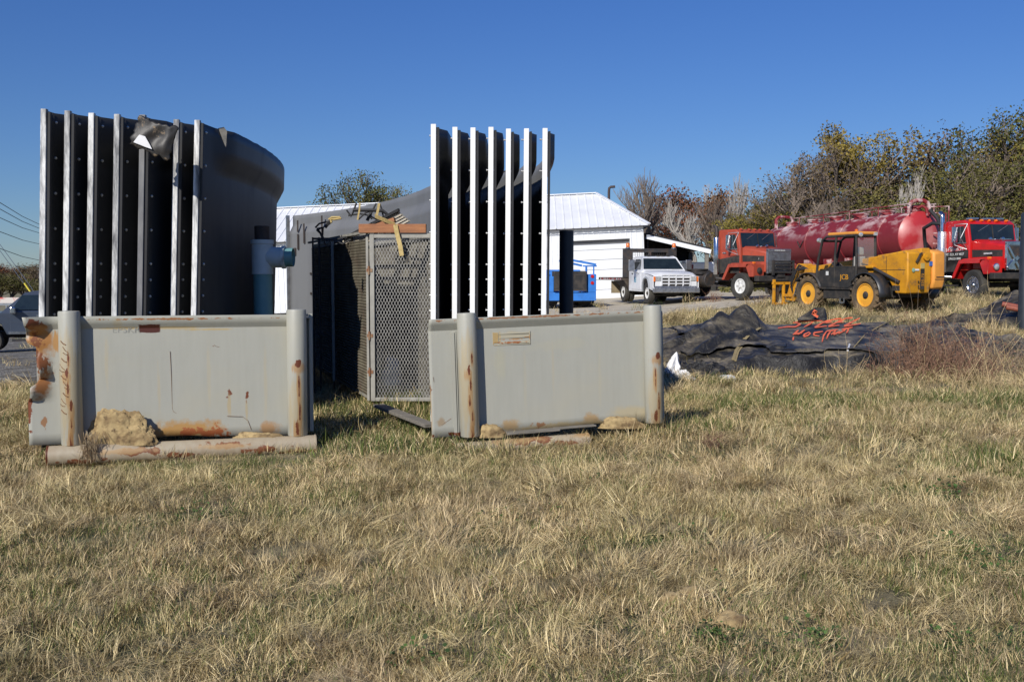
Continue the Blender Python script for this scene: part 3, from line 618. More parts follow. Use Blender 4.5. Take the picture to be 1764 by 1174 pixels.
# ================= mesh cage, rack, straps, pipes =================
CF = at(640, 690, 11.8); CW, CH, CL = .76, 1.98, 4.3
cyaw = R(19.7)    # recedes to the left
t = empty('mesh_cage', (CF.x, CF.y, CF.z), cyaw*0, label='pale steel cage with expanded mesh door and louvered side, between the two panels', cat='cage')
t.rotation_euler = (0, 0, R(0))
Sh = Matrix.Identity(4); Sh[0][1] = -math.tan(cyaw)     # the side recedes left while the front faces the camera
def fr(b, p0, p1, w=.05, d=.04): b.bar(Sh @ Vector(p0), Sh @ Vector(p1), w, d)
b = MB()
for y in (0, CL):
    for x in (.02, CW-.02): fr(b, (x, y, 0), (x, y, CH))
    for z in (.02, CH-.02): fr(b, (.045, y, z), (CW-.045, y, z), .04, .045)
for x in (.02, CW-.02):
    for z in (.022, CH-.022): fr(b, (x, .03, z), (x, CL-.03, z), .04, .045)
fr(b, (-.03, .02, 0), (-.03, .02, CH+.02), .03, .03); fr(b, (-.05, 2.2, 0), (-.05, 2.2, CH), .04, .04)
b.build('frame', M['cage'], t, bevel=.004)
def lattice(W, H, st=.026, w=.0048):
    b = MB(); sl_ = 2.0; c = -H/sl_
    while c < W:
        for sg in (0, 1):
            x0_, z0_, x1_, z1_ = c, 0, c+H/sl_, H
            if x0_ < 0: z0_ += -x0_*sl_; x0_ = 0
            if x1_ > W: z1_ -= (x1_-W)*sl_; x1_ = W
            if z1_-z0_ > .01:
                if sg: x0_, x1_ = W-x0_, W-x1_
                b.bar((x0_, sg*.003, z0_), (x1_, sg*.003, z1_), w, .0035, up=(0, 1, 0))
        c += st
    return b
d = empty('door', (0, 0, 0)); d.parent = t
b = lattice(CW-.09, CH-.09, .037, .0052); b.v = [(x+.045, y, z+.045) for x, y, z in b.v]; b.build('mesh_panel', M['mesh'], d)
b = MB(); b.box(.0, .05, -.035, -.021, .0, CH); b.box(.71, .76, -.035, -.021, .0, CH); b.box(.05, .71, -.035, -.021, CH-.05, CH); b.box(.05, .71, -.035, -.021, 0, .04); b.build('door_frame', M['cage'], d, bevel=.003)
for z in (.78, 1.55, .35):
    b = MB(); b.cyl((-.012, -.04, z-.05), (-.012, -.04, z+.05), .014); b.box(-.04, .03, -.042, -.036, z-.02, z+.02)
    b.build('hinge', RH, t)
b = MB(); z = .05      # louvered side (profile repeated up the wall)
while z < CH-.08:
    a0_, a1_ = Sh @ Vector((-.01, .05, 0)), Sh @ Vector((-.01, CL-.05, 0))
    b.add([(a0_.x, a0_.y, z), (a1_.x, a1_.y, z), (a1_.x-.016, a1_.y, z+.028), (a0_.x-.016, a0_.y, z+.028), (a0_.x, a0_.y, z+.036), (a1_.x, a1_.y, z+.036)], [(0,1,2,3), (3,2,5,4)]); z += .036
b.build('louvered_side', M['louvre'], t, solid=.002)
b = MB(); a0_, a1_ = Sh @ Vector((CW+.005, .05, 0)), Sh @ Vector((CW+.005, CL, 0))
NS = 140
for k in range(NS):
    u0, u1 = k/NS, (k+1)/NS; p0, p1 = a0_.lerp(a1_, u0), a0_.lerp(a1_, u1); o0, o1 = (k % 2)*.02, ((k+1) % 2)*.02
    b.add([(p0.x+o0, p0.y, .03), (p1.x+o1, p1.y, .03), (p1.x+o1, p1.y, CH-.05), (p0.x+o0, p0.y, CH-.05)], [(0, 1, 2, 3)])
b.build('far_side', pm('shaded_far_side', (.16,.15,.12), (.08,.07,.06), 5, rough=.8), t, solid=.002)  # colour darkened to paint the shade inside the cage
b = MB(); q = Sh @ Vector((0, CL+.02, 0)); b.box(q.x, q.x+CW, q.y, q.y+.01, 0, CH); b.build('back_panel', M['chassis'], t)  # black sheet paints the shaded depth of the cage
b = MB(); q1 = Sh @ Vector((.2, 1.9, 0)); b.box(q1.x, q1.x+.24, q1.y, q1.y+.03, .5, 1.1); b.bar((q1.x+.3, q1.y, .2), (q1.x+.28, q1.y, 1.6), .05); b.box(q1.x, q1.x+.02, q1.y-.5, q1.y, 1.2, 1.6); b.build('inner_bracket', M['cage'], t)
# roof rails sloping up
b = MB()
for x in (-.06, .1, .3): 
    fr(b, (x, .1, CH+.02), (x, CL, CH+.03), .03, .03)
b.build('roof_rail', M['cage'], t)
b = MB(); b.v = []
def F(u, v):
    p_ = Vector((CF.x+.38, CF.y+1.4, CF.z+.16)); s_ = Vector((random.random()*0, 0, 0))
    a = u*6.283; e = v*1.45; k = 1+.25*noise.noise(Vector((math.cos(a)*1.5, math.sin(a)*1.5, e*2)))
    return (p_.x+.15*math.cos(a)*math.cos(e)*k-.3, p_.y+.15*math.sin(a)*math.cos(e)*k, CF.z+.04+.34*math.sin(e)*k)
b.grid(F, 24, 12); b.build('sack', M['plastic_sheet'], smooth=60, label='crumpled white sack lying inside the mesh cage', cat='sack')
# timber on the cage roof
q = at(618, 402, 11.75); q2 = at(734, 402, 11.75)
b = MB(); b.box(0, q2.x-q.x, 0, .09, .0, .105); o = b.build('timber', M['wood'], bevel=.006, label='orange brown timber lying across the top front of the mesh cage', cat='timber'); o.location = (q.x, 11.74, CF.z+CH+.008)
# slatted panel leaning up behind the timber
pa, pb = at(585, 414, 13.2), at(690, 367, 12.1); b = MB()
pa, pb = at(592, 416, 13.0), at(688, 366, 12.4)
for k in range(5):
    o_ = Vector((.02*k, .10*k, -.02*k)); b.bar(pa+o_, pb+o_, .035, .02)
t2 = b.build('slatted_panel', pm('pale_slats', (.5,.46,.38), (.4,.34,.26), 6, rough=.7), label='pale slatted panel tilted upward on the cage roof', cat='slatted panel')
b = MB(); b.bar(pa+Vector((0, -.05, .03)), pb+Vector((0, -.05, .03)), .03, .035); b.build('black_edge', M['strapk'], t2)
b = MB(); b.bar(at(630, 396, 12.2), at(680, 378, 12.1), .05, .05); b.build('orange_batten', M['wood'], t2)
# webbing
def strap(name, pxs, Ys, w, m, label, **kw):
    b = MB(); P = [at(x, y, Ys[i] if isinstance(Ys, list) else Ys) for i, (x, y) in enumerate(pxs)]; b.ribbon(P, w, up=(0, .9, .3), th=.004)
    return b.build(name, m, label=label, cat='strap', **kw)
strap('webbing_strap', [(646,372),(665,380),(681,387),(684,403),(689,422),(692,440)], [12.3,12.0,11.72,11.72,11.70,11.69], .052, M['strapy'], 'yellow webbing strap hanging over the timber down the mesh door')
strap('webbing_strap', [(620,349),(619,362),(616,378)], 12.4, .02, M['strapy'], 'short yellow strap standing up behind the timber, left of the others')
strap('webbing_strap', [(653,350),(651,362),(648,374)], 12.4, .03, M['strapy'], 'yellow strap end standing behind the slatted panel')
TG = [[(546,395),(556,406),(556,392),(546,395)], [(543,392),(550,385),(570,380)], [(556,408),(560,414),(580,412),(596,408)], [(560,392),(568,382)], [(597,362),(605,373),(608,366),(614,350)], [(617,378),(630,366),(640,363)], [(640,363),(636,372),(632,380)], [(648,350),(640,365),(638,376)], [(654,351),(658,362),(660,373)], [(608,362),(640,362),(660,363),(668,370)], [(600,371),(620,368),(632,370),(650,378)], [(688,372),(690,380),(692,386)], [(636,371),(642,376)], [(552,403),(558,416),(562,424)], [(570,412),(590,420),(610,410),(628,403)]]
b = MB()
for i, s_ in enumerate(TG):
    P = [at(x, y, 13.0-.05*(i % 5)) for x, y in s_]; b.tube(P, .012 if i % 3 else .022, 5)
tg = b.build('strap_tangle', M['strapk'], smooth=50, label='tangle of black straps and cord standing on the cage roof', cat='strap')
b = MB(); b.tube([at(x, y, 12.95) for x, y in [(566,378),(572,374),(586,374),(588,376),(576,378),(568,377)]], .014, 5); b.tube([at(x, y, 12.95) for x, y in [(568,375),(571,382),(566,386)]], .016, 5)
b.build('tan_cord', M['strapy'], tg)
# dark rack beside the cage
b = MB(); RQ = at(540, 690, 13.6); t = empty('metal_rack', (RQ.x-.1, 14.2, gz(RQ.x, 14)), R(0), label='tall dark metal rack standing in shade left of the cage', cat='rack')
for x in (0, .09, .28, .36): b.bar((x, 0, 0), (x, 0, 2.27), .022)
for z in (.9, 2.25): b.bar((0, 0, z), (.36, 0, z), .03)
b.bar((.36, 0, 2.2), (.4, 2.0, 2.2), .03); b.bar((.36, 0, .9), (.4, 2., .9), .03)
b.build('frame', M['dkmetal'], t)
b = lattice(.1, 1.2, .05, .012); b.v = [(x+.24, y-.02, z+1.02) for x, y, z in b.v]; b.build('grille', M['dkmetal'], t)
# board and weeds at the cage foot
pa, pb = at(652, 701, 11.2), at(742, 738, 10.0)
b = MB(); b.bar(pa+Vector((0, 0, .02)), pb+Vector((0, 0, .03)), .13, .035); b.build('ground_plank', M['greywood'], bevel=.004, label='weathered grey board lying in the grass at the foot of the cage', cat='board')
# sea green pipe with a tee
Yp = 11.3; q = at(454, 560, Yp); gx = q.x; pz = gz(gx, Yp)
t = empty('drain_pipe', (gx, Yp, pz), label='upright sea green drain pipe with pale tee fitting before the left stack', cat='pipe')
zt = at(454, 413, Yp).z-pz; zb = at(454, 472, Yp).z-pz; rr = .105
b = MB(); b.lathe((0,0,0), (0,0,1), [(rr, 0), (rr, zb+.02)], 28); b.build('pipe', M['pvc'], t, smooth=40)
b = MB(); b.lathe((0,0,zb), (0,0,1), [(rr, 0), (rr+.014, .0), (rr+.014, zt-zb-.05), (rr+.024, zt-zb-.045), (rr+.024, zt-zb), (rr, zt-zb)], 28)
zc = at(454, 443, Yp).z-pz; b.lathe((.06, 0, zc), (1, 0, 0), [(rr+.0, 0), (rr+.012, .06), (rr+.012, .16), (rr+.024, .165), (rr+.024, .2), (rr+.01, .205)], 28); b.build('tee_fitting', M['pvcpale'], t, smooth=40)
b = MB(); b.lathe((.2, 0, zc), (1, 0, 0), [(rr, 0), (rr, .15), (rr-.008, .15), (rr-.008, .02), (0, .018)], 28); b.build('side_stub', M['pvc'], t, smooth=40)
b = MB(); b.lathe((0,0,zt-.02), (0,0,1), [(.083, 0), (.083, .17), (.078, .175), (0, .178)], 24); b.build('top_cap', M['cap'], t, smooth=40)
# dark upright pipe right of the middle stack
Yp = 12.4; q = at(976, 397, Yp); b = MB(); z0 = gz(q.x, Yp)
b.lathe((0,0,0), (0,0,1), [(.088, 0), (.088, q.z-z0), (.08, q.z-z0), (.08, .3), (0, .29)], 28); o = b.build('upright_pipe', M['navy'], smooth=40, label='dark open topped upright pipe between the middle stack and the white truck', cat='pipe'); o.location = (q.x, Yp, z0)
# dark rounded post at the right edge of frame
q = at(1771, 365, 24.0); z0 = gz(q.x, 24); b = MB(); b.lathe((0,0,0), (0,0,1), [(.15, 0), (.15, q.z-z0-.06), (.11, q.z-z0-.01), (0, q.z-z0)], 20)
o = b.build('bollard', M['navy'], smooth=40, label='dark blue black round topped post cut by the right edge of the photo', cat='post'); o.location = (q.x, 24, z0)

# ================= white metal garage =================
# front eave line runs from the far left to the right corner
GR = Vector((7.52, 56.0)); GL = Vector((-16.5, 56.9)); gz0 = .22
gd = (GR-GL); GLn = gd.length; gyaw = math.atan2(gd.y, gd.x); EV, RG, DP = 4.15, 6.3, 10.5
t = empty('garage', (GR.x, GR.y, gz0), (0, R(-2.5), gyaw), label='long white ribbed metal garage with roller door facing the yard', cat='garage')
def ribwall(b, x0, x1, z0, z1, y=0, p=.3, d=.03):
    x = x0
    while x < x1-.01:
        xe = min(x+p, x1); prof = [(x, 0), (min(x+p*.78, xe), 0), (min(x+p*.83, xe), -d), (min(x+p*.95, xe), -d), (xe, 0)]
        for (xa, ya), (xb, yb) in zip(prof, prof[1:]):
            if xb-xa > 1e-4: b.add([(xa, y+ya, z0), (xb, y+yb, z0), (xb, y+yb, z1), (xa, y+ya, z1)], [(0, 1, 2, 3)])
        x = xe
b = MB(); DX1, DX0, DH = -.68, -4.55, 3.45
ribwall(b, DX1, 0, 0, EV); ribwall(b, DX0, DX1, DH, EV); ribwall(b, -GLn, DX0, 0, EV)
b.box(-GLn, 0, .02, .1, 0, EV-.02) if False else None
b.add([(0, 0, 0), (0, DP, 0), (0, DP, EV), (0, 0, EV)], [(0, 1, 2, 3)]); b.add([(-GLn, 0, 0), (-GLn, DP, 0), (-GLn, DP, EV), (-GLn, DP/2, RG), (-GLn, 0, EV)], [(4, 3, 2, 1, 0)])
b.add([(0, DP, 0), (-GLn, DP, 0), (-GLn, DP, EV), (0, DP, EV)], [(0, 1, 2, 3)])
b.build('wall', M['white_sheet'], t)
b = MB(); sl_ = (RG-EV)/(DP/2)
x = .25
n = int(GLn/.45)
HIP = 2.3
def yr(x, side):     # how far up the slope a rib runs: cut by the hip at the right end
    f = min(1, max(.0, (.3-x)/(HIP+.3))); y0_ = -.35; return y0_+(DP/2-y0_)*f
for side in (0, 1):
    for k in range(n):
        xa = -GLn-.3+(GLn+.6)*k/n; xb = -GLn-.3+(GLn+.6)*(k+1)/n; w_ = xb-xa
        for u0, u1, h0, h1 in ((0, .8, 0, 0), (.8, .84, 0, .035), (.84, .96, .035, .035), (.96, 1, .035, 0)):
            xl, xr_ = xa+w_*u0, xa+w_*u1; vv = []
            for x_, h_, yy in ((xl, h0, -.35), (xr_, h1, -.35), (xr_, h1, yr(xr_, side)), (xl, h0, yr(xl, side))):
                z_ = EV+.05+yy*sl_+h_; vv.append((x_, yy if side == 0 else DP-yy, z_))
            b.add(vv, [(0, 1, 2, 3)])
b.add([(.3, -.35, EV-.35*sl_+.05), (.3, DP+.35, EV-.35*sl_+.05), (-HIP, DP/2, RG+.05)], [(0, 1, 2)])
b.build('roof', M['roofsheet'], t, solid=.01)
b = MB(); b.bar((-GLn-.35, DP/2, RG+.1), (-HIP, DP/2, RG+.1), .4, .05); b.bar((-HIP, DP/2, RG+.1), (.3, -.35, EV-.02), .2, .04); b.build('ridge_cap', M['roofsheet'], t)
b = MB(); b.box(.0, .03, -.05, .2, 0, EV-.05); b.bar((.28, -.36, EV-.15), (.28, DP+.3, EV-.15), .03, .06)
b.bar((-GLn-.3, -.36, EV-.15), (.3, -.36, EV-.15), .02, .05); b.build('dark_edge_strip', pm('dark_edge_strip', (.03,.03,.035), rough=.5), t)  # dark strips along the right corner and the eaves
dr = MB(); DS = MB()
for k in range(6):
    z0_ = .03+k*(DH-.08)/6; z1_ = z0_+(DH-.08)/6-.035; dr.box(DX0+.12, DX1-.12, .28, .31, z0_, z1_)
    DS.box(DX0+.12, DX1-.12, .295, .31, z1_, z1_+.035)
dr = dr.build('roller_door', M['white_sheet'], t); DS.build('door_seam', pm('grey_seam', (.3,.31,.33), rough=.7), dr)
b = MB(); b.box(DX0, DX0+.1, -.045, .3, 0, DH-.0); b.box(DX1-.1, DX1, -.045, .3, 0, DH-.0); b.box(DX0+.1, DX1-.1, -.045, .3, DH-.08, DH); b.build('door_frame', M['white_sheet'], t)
b = MB(); b.box(DX0+.1, DX1-.1, .2, .26, DH-.28, DH-.09); b.box(-GLn, .0, -.06, -.04, 0, .04); b.build('door_header', pm('grey_header', (.2,.2,.2), rough=.7), t)
# lean-to
t = empty('lean_to_shed', (GR.x+.15, GR.y+.6, gz0+.1), gyaw*.35, label='open lean-to shed with black sloping roof and white fascia at the garage end', cat='shed')
LW, z1_, z2_ = 3.55, 3.25, 2.4
b = MB(); b.add([(-.1, -.1, z1_+.28), (LW, -.1, z2_+.28), (LW, 6, z2_+.28), (-.1, 6, z1_+.28)], [(0, 1, 2, 3)]); b.build('roof', pm('black_roofing', (.02,.02,.022), rough=.8), t, solid=.1)
b = MB(); b.bar((-.1, -.2, z1_+.1), (LW, -.2, z2_+.1), .05, .24); b.build('fascia', M['white_sheet'], t)
b = MB(); b.box(LW-.3, LW-.1, -.1, .1, -.1, z2_+.02); b.box(LW-.3, LW-.1, 5.6, 5.8, -.1, z2_+.2); b.build('post', M['greywood'], t)
b = MB(); b.prism([(-.1, 0), (LW-1.5, 0), (LW-1.5, z2_+.62), (-.1, z1_+.2)], 5.8, 5.9); b.prism([(LW-1.5, z2_-.35), (LW, z2_-.35), (LW, z2_+.2), (LW-1.5, z2_+.62)], 5.8, 5.9); b.box(0, .05, 0, 5.8, -.1, z1_); b.build('back_wall', M['chassis'], t)  # black walls paint the shaded interior of the bay
t = empty('white_trailer', (GR.x+2.1, GR.y+3.4, gz0+.3), R(-12), label='low white enclosed trailer parked under and beyond the lean-to shed', cat='trailer')
b = MB(); b.box(0, 3.3, 0, 1.6, .55, 1.75); b.build('body', M['white_sheet'], t, bevel=.08)
b = MB(); b.box(.9, 1.15, -.03, -.005, .5, 1.6); b.build('door_post', pm('maroon_post', (.2,.03,.03)), t)
b = MB(); b.lathe((1.5, 0, .3), (0, 1, 0), [(.12, 0), (.32, 0), (.32, .2), (.12, .2)], 18); b.lathe((2.3, 0, .3), (0, 1, 0), [(.12, 0), (.32, 0), (.32, .2), (.12, .2)], 18); b.box(0.2, 3.1, .1, 1.5, .4, .549); b.build('wheel', M['rubber'], t)
# hooked pipe behind the roof
Yp = 66; q = at(1049, 322, Yp); b = MB(); b.tube([(0, 0, -8), (0, 0, -.3), (.02, 0, -.08), (.12, 0, 0), (.4, 0, .02)], .085, 8); o = b.build('vent_mast', pm('brown_pipe', (.06,.04,.035), rough=.6), smooth=60, label='tall brown pipe with hooked top rising behind the garage roof', cat='pipe'); o.location = (q.x, Yp, q.z)
# ================= vehicles =================
def wheel(par, x, y, r, w, rim, rr=.55, spokes=0, side=-1, tyre=None, lugs=0, dual=False, z=None, dish=.08):
    """axis along y; side = which way the visible face looks"""
    z = r if z is None else z
    wl = empty('wheel', (x, y, z)); wl.parent = par
    b = MB(); k = .5*w
    prof = [(r*rr, -k*.7), (r*.74, -k*.98), (r*.9, -k), (r*.975, -k*.8), (r, -k*.5), (r, k*.5), (r*.975, k*.8), (r*.9, k), (r*.74, k*.98), (r*rr, k*.7)]
    prof.append(prof[0]); b.lathe((0, 0, 0), (0, 1, 0), prof, 36, cap=False)
    if dual: b.lathe((0, -side*w*1.15, 0), (0, 1, 0), prof, 30, cap=False)
    if lugs:
        for i in range(lugs):
            for s in (-1, 1):
                a = 2*math.pi*(i+(.5 if s > 0 else 0))/lugs; Mx = Matrix.Rotation(a, 4, 'Y') @ Matrix.Translation((r-.005, s*k*.5, 0)) @ Matrix.Rotation(s*R(38), 4, 'X')
                b.box(-.03, .03, -k*.62, k*.62, -.028, .028, M=Mx)
    b.build('tyre', tyre or M['rubber'], wl, smooth=35)
    b = MB(); q = side*k*.6
    b.lathe((0, q, 0), (0, side, 0), [(r*rr*.99, 0), (r*rr, .03), (r*rr*.93, .03), (r*rr*.88, -.02), (r*rr*.8, -dish), (0, -dish)] if not spokes else [(r*rr*.99, 0), (r*rr, .03), (r*rr*.9, .03), (r*rr*.80, -.0), (r*rr*.78, -.06), (r*rr*.9, -.08)], 32)
    if spokes:
        for i in range(spokes):
            a = 2*math.pi*i/spokes; Mx = Matrix.Translation((0, q-side*.02, 0)) @ Matrix.Rotation(a, 4, 'Y'); b.box(r*.1, r*rr*.84, -.02, .02, -r*rr*.14, r*rr*.14, M=Mx)
    b.build('rim', rim, wl, smooth=40)
    b = MB(); b.lathe((0, q-side*.04, 0), (0, side, 0), [(r*rr*.34, -.03), (r*rr*.32, .05), (r*rr*.2, .09), (0, .095)], 20); b.build('hub', M['chassis'] if not spokes else rim, wl, smooth=40)
    if spokes:
        b = MB(); b.lathe((0, q-side*.07, 0), (0, side, 0), [(r*rr*.9, 0), (0, .001)], 24); b.build('brake_drum', M['chassis'], wl)
    return wl
def pane(par, pts, m, name='window', th=.012):
    b = MB(); vs = [Vector(p) for p in pts]; n = (vs[1]-vs[0]).cross(vs[2]-vs[0]).normalized()*th; k = len(vs)
    b.add([v+n for v in vs]+[v-n for v in vs], [tuple(range(k)), tuple(range(2*k-1, k-1, -1))]+[((i+1) % k, i, k+i, k+(i+1) % k) for i in range(k)])
    return b.build(name, m, par)
def sym(b, fn):
    for s in (-1, 1): fn(b, s)

def conv_truck(name, loc, yaw, paint, label, chrome_grille, clean, length=8.2, cs=.56):
    t = empty(name, loc, yaw, label=label, cat='truck')
    # chassis
    b = MB()
    for s in (-1, 1): b.box(-length, -.3, s*.42-.04, s*.42+.04, .72, 1.0)
    b.box(-length, -length+.15, -.38, .38, .74, .98); b.box(-4.2, -2.9, -.37, .37, .72, .95)
    b.box(-length, -3.4, -1.15, 1.15, 1.02, 1.10)
    for x in (-5.9, -7.2): b.cyl((x, -.9, .55), (x, .9, .55), .12)
    b.cyl((-1.15, -.9, .55), (-1.15, .9, .55), .09); b.box(-1.9, -.35, -.45, .45, .66, 1.05)
    b.build('chassis', M['chassis'], t)
    b = MB(); b.box(-5.6, -4.6, -.45, .45, 1.1, 1.2, tx=.1, ty=.05); b.lathe((-5.1, 0, 1.2), (0, 0, 1), [(.5, 0), (.5, .05), (0, .06)], 20); b.build('fifth_wheel', M['chassis'], t)
    for s in (-1, 1):
        b = MB(); b.lathe((-3.25, s*.85, .78), (-1, 0, 0), [(.28, 0), (.3, .02), (.3, 1.1), (.28, 1.12)], 20); b.build('fuel_tank', M['dullchrome'] if clean else M['dkmetal'], t, smooth=40)
    X0, X1 = -3.2+cs, -1.86+cs; hb = X1+.01
    # hood
    b = MB(); hz0, hz1 = 1.10, 1.98
    vs = [(-.22, -.62, hz0), (-.22, .62, hz0), (-.22, .62, hz1-.1), (-.22, -.62, hz1-.1), (hb, -.86, hz0), (hb, .86, hz0), (hb, .9, hz1+.1), (hb, -.9, hz1+.1), (-.22, .5, hz1), (-.22, -.5, hz1), (hb, .75, hz1+.17), (hb, -.75, hz1+.17)]
    b.add(vs, [(0,3,9,8,2,1), (4,5,6,10,11,7), (0,4,7,3), (3,7,11,9), (9,11,10,8), (8,10,6,2), (2,6,5,1), (1,5,4,0)]); b.build('hood', paint, t, bevel=.03, smooth=40)
    b = MB(); sym(b, lambda b, s: b.add([(-.3, s*.645, 1.52), (hb+.02, s*.885, 1.52), (hb+.02, s*.9, 1.78), (-.3, s*.65, 1.74)], [(0, 1, 2, 3) if s < 0 else (3, 2, 1, 0)])); b.build('black_stripe', M['chassis'], t, solid=.012)
    # fenders with a trapezoid opening
    for s in (-1, 1):
        b = MB(); poly = [(-.32, .92), (-.30, 1.36), (-.5, 1.47), (-1.55, 1.47), (-1.78, 1.40), (-2.12, .82), (-1.98, .82), (-1.68, 1.32), (-.72, 1.32), (-.52, .92)]
        y0, y1 = (s*.64, s*1.19) if s > 0 else (s*1.19, s*.64)
        # top, front and rim as separate solid strips so the opening stays open
        for i in (1, 2, 3, 4): b.prism([poly[i], poly[i+1], (poly[i+1][0]*.995-.005, poly[i+1][1]-.05), (poly[i][0]*.995-.005, poly[i][1]-.05)], y0, y1)
        b.prism([(-.32, .92), (-.30, 1.4), (-.62, 1.40), (-.74, 1.3), (-.56, .92)], y0, y1)
        b.prism([(-.7, 1.42), (-.74, 1.3), (-1.68, 1.3), (-1.62, 1.42)], s*1.19-.03, s*1.19); b.prism([(-1.62, 1.44), (-1.68, 1.3), (-1.98, .8), (-2.12, .8), (-1.75, 1.42)], s*1.19-.03, s*1.19)
        b.build('fender', paint, t)
        b = MB(); b.lathe((-.30, s*.9, 1.16), (1, 0, 0), [(.125, 0), (.125, .03), (.1, .04)], 22); hl = b.build('headlight', M['chrome'] if clean else M['dkmetal'], t, smooth=40)
        b = MB(); b.lathe((-.262, s*.9, 1.16), (1, 0, 0), [(.1, 0), (.07, .02), (0, .03)], 20); b.build('lens', M['lens'] if clean else M['chassis'], hl, smooth=60)
        b = MB(); b.box(-.5, -.4, s*1.05-.05, s*1.05+.05, 1.43, 1.51); b.build('turn_lamp', M['amber'], t, bevel=.01)
        wheel(t, -1.15, s*1.0, .54, .3, M['whitepaint'] if not clean else M['chrome'], .56, 6, s)
        b = MB(); b.box(-2.15, -3.1, s*1.0-.02, s*1.0+.02, 0.6, .75) if False else b.box(-2.9, -2.2, s*.98-.13, s*.98+.13, .5, .56); b.build('step', M['dkmetal'], t)
        for x in (-5.9, -7.2): wheel(t, x, s*.99, .53, .27, M['dkmetal'], .56, 0, s, dual=True)
    # grille
    gr = MB(); gr.box(-.21, -.12, -.58, .58, 1.06, 1.98); gr.box(-.22, -.11, -.63, -.565, 1.04, 2.0); gr.box(-.22, -.11, .565, .63, 1.04, 2.0); gr.box(-.22, -.10, -.63, .63, 1.9, 2.02)
    g_ = gr.build('grille', M['dullchrome'] if not chrome_grille else M['chrome'], t, bevel=.012)
    b = MB()
    if not chrome_grille:
        for k in range(21): y = -.5+k*.05; b.box(-.118, -.105, y-.012, y+.012, 1.1, 1.86)
        b.build('grille_bar', M['dullchrome'], g_)
        b = MB(); 
        for z in (1.1, 1.24, 1.38, 1.52): b.box(-.03, .05, -.42, .62, z-.035, z+.035)
        b.box(-.03, .06, -.5, -.42, .98, 1.58); b.box(-.03, .06, .57, .66, .98, 1.58); b.box(-.06, 0, -.2, .2, .9, 1.08); b.build('push_bar', M['chassis'], t)
    else:
        b.add([(-.118, -.55, 1.88), (-.118, .55, 1.88), (-.118, .12, 1.12), (-.118, -.12, 1.12)], [(0, 3, 2, 1)]); b.build('grille_face', M['dkmetal'], g_, solid=.01)
        b = MB(); b.bar((-.09, -.6, 1.84), (-.09, -.14, 1.1), .07, .05, up=(1, 0, 0)); b.bar((-.09, .6, 1.84), (-.09, .14, 1.1), .07, .05, up=(1, 0, 0)); b.bar((-.09, -.6, 1.1), (-.09, -.2, 1.5), .12, .05, up=(1, 0, 0)); b.bar((-.09, .6, 1.1), (-.09, .2, 1.5), .12, .05, up=(1, 0, 0)); b.build('grille_bar', M['chrome'], g_)
    b = MB(); b.box(-.3, -.04, -1.18, 1.18, .74, .96); b.build('bumper', M['chassis'], t, bevel=.03)
    # cab
    b = MB(); hw = 1.0
    side = [(X0, 1.05), (X0, 2.72), (X0+.1, 2.84), (X1-.3, 2.84), (X1-.12, 2.72), (X1, 2.08), (X1, 1.05)]
    b.prism(side, -hw, hw); b.build('cab', paint, t, bevel=.05, seg=3, smooth=40)
    for s in (-1, 1):
        y = s*(hw+.004)
        d_ = MB(); d_.add([(X0+.12, y, 1.1), (X1-.1, y, 1.1), (X1-.08, y, 2.0), (X1-.22, y, 2.68), (X0+.12, y, 2.68)], [(0, 1, 2, 3, 4) if s < 0 else (4, 3, 2, 1, 0)]); dd = d_.build('door', paint, t, solid=.016, bevel=.006)
        b = MB(); y2 = s*(hw+.014); b.add([(X0+.02, y2, 1.06), (X1-.02, y2, 1.06), (X1-.02, y2, 1.78), (X0+.02, y2, 1.62)] if not clean else [(X0+.02, y2, 1.06), (X1-.02, y2, 1.5), (X1-.02, y2, 1.78), (X0+.02, y2, 1.72)], [(0, 1, 2, 3) if s < 0 else (3, 2, 1, 0)])
        if clean: b.add([(X0+.02, y2, 1.02), (X1-.45, y2, 1.02), (X1-.02, y2, 1.5), (X0+.02, y2, 1.73)], [(0, 1, 2, 3) if s < 0 else (3, 2, 1, 0)]); b.v = b.v[:]; 
        b.build('black_panel', M['chassis'], dd, solid=.006)
        y3 = s*(hw+.02); w_ = [(X0+.55, y3, 2.05), (X1-.14, y3, 2.05), (X1-.27, y3, 2.62), (X0+.55, y3, 2.62)]
        pane(dd, w_ if s < 0 else w_[::-1], M['glass'])
        b = MB(); b.bar((X1-.42, y3+s*.012, 2.05), (X1-.42, y3+s*.012, 2.62), .03, .02); b.bar((X0+.55, y3+s*.01, 2.035), (X1-.12, y3+s*.01, 2.035), .02, .03); b.build('window_bar', M['dullchrome'], dd)
        b = MB(); b.box(X0+.35, X0+.55, y3-.02, y3+.03, 1.86, 1.91); b.build('handle', M['chrome'], dd, bevel=.005)
        # west coast mirror
        mr = MB(); mr.box(X1-.42, X1-.35, s*1.3-.1, s*1.3+.1, 2.05, 2.6); mo = mr.build('mirror', M['chrome'], t, bevel=.01)
        b = MB(); b.tube([(X1-.1, s*1.0, 2.7), (X1-.38, s*1.3, 2.68), (X1-.38, s*1.3, 1.96), (X1-.1, s*1.02, 1.8)], .014, 6); b.tube([(X1-.1, s*1.0, 2.7), (X1-.2, s*1.2, 2.2), (X1-.1, s*1.0, 1.8)], .012, 6); b.build('mirror_arm', M['dullchrome'], mo)
    # windscreen (sloped face X1..X1-.12)
    nrm = Vector((.64, 0, .12)).normalized()*.012
    def W(y, z): return Vector((X1-.12*(z-2.08)/.64, y, z))+nrm
    fr_ = MB()
    def slab(b, y0, y1, z0, z1): b.add([W(y0, z0), W(y1, z0), W(y1, z1), W(y0, z1)], [(0, 1, 2, 3)])
    slab(fr_, -.9, .9, 2.11, 2.69); ws = fr_.build('windscreen', M['glass'], t, solid=.02)
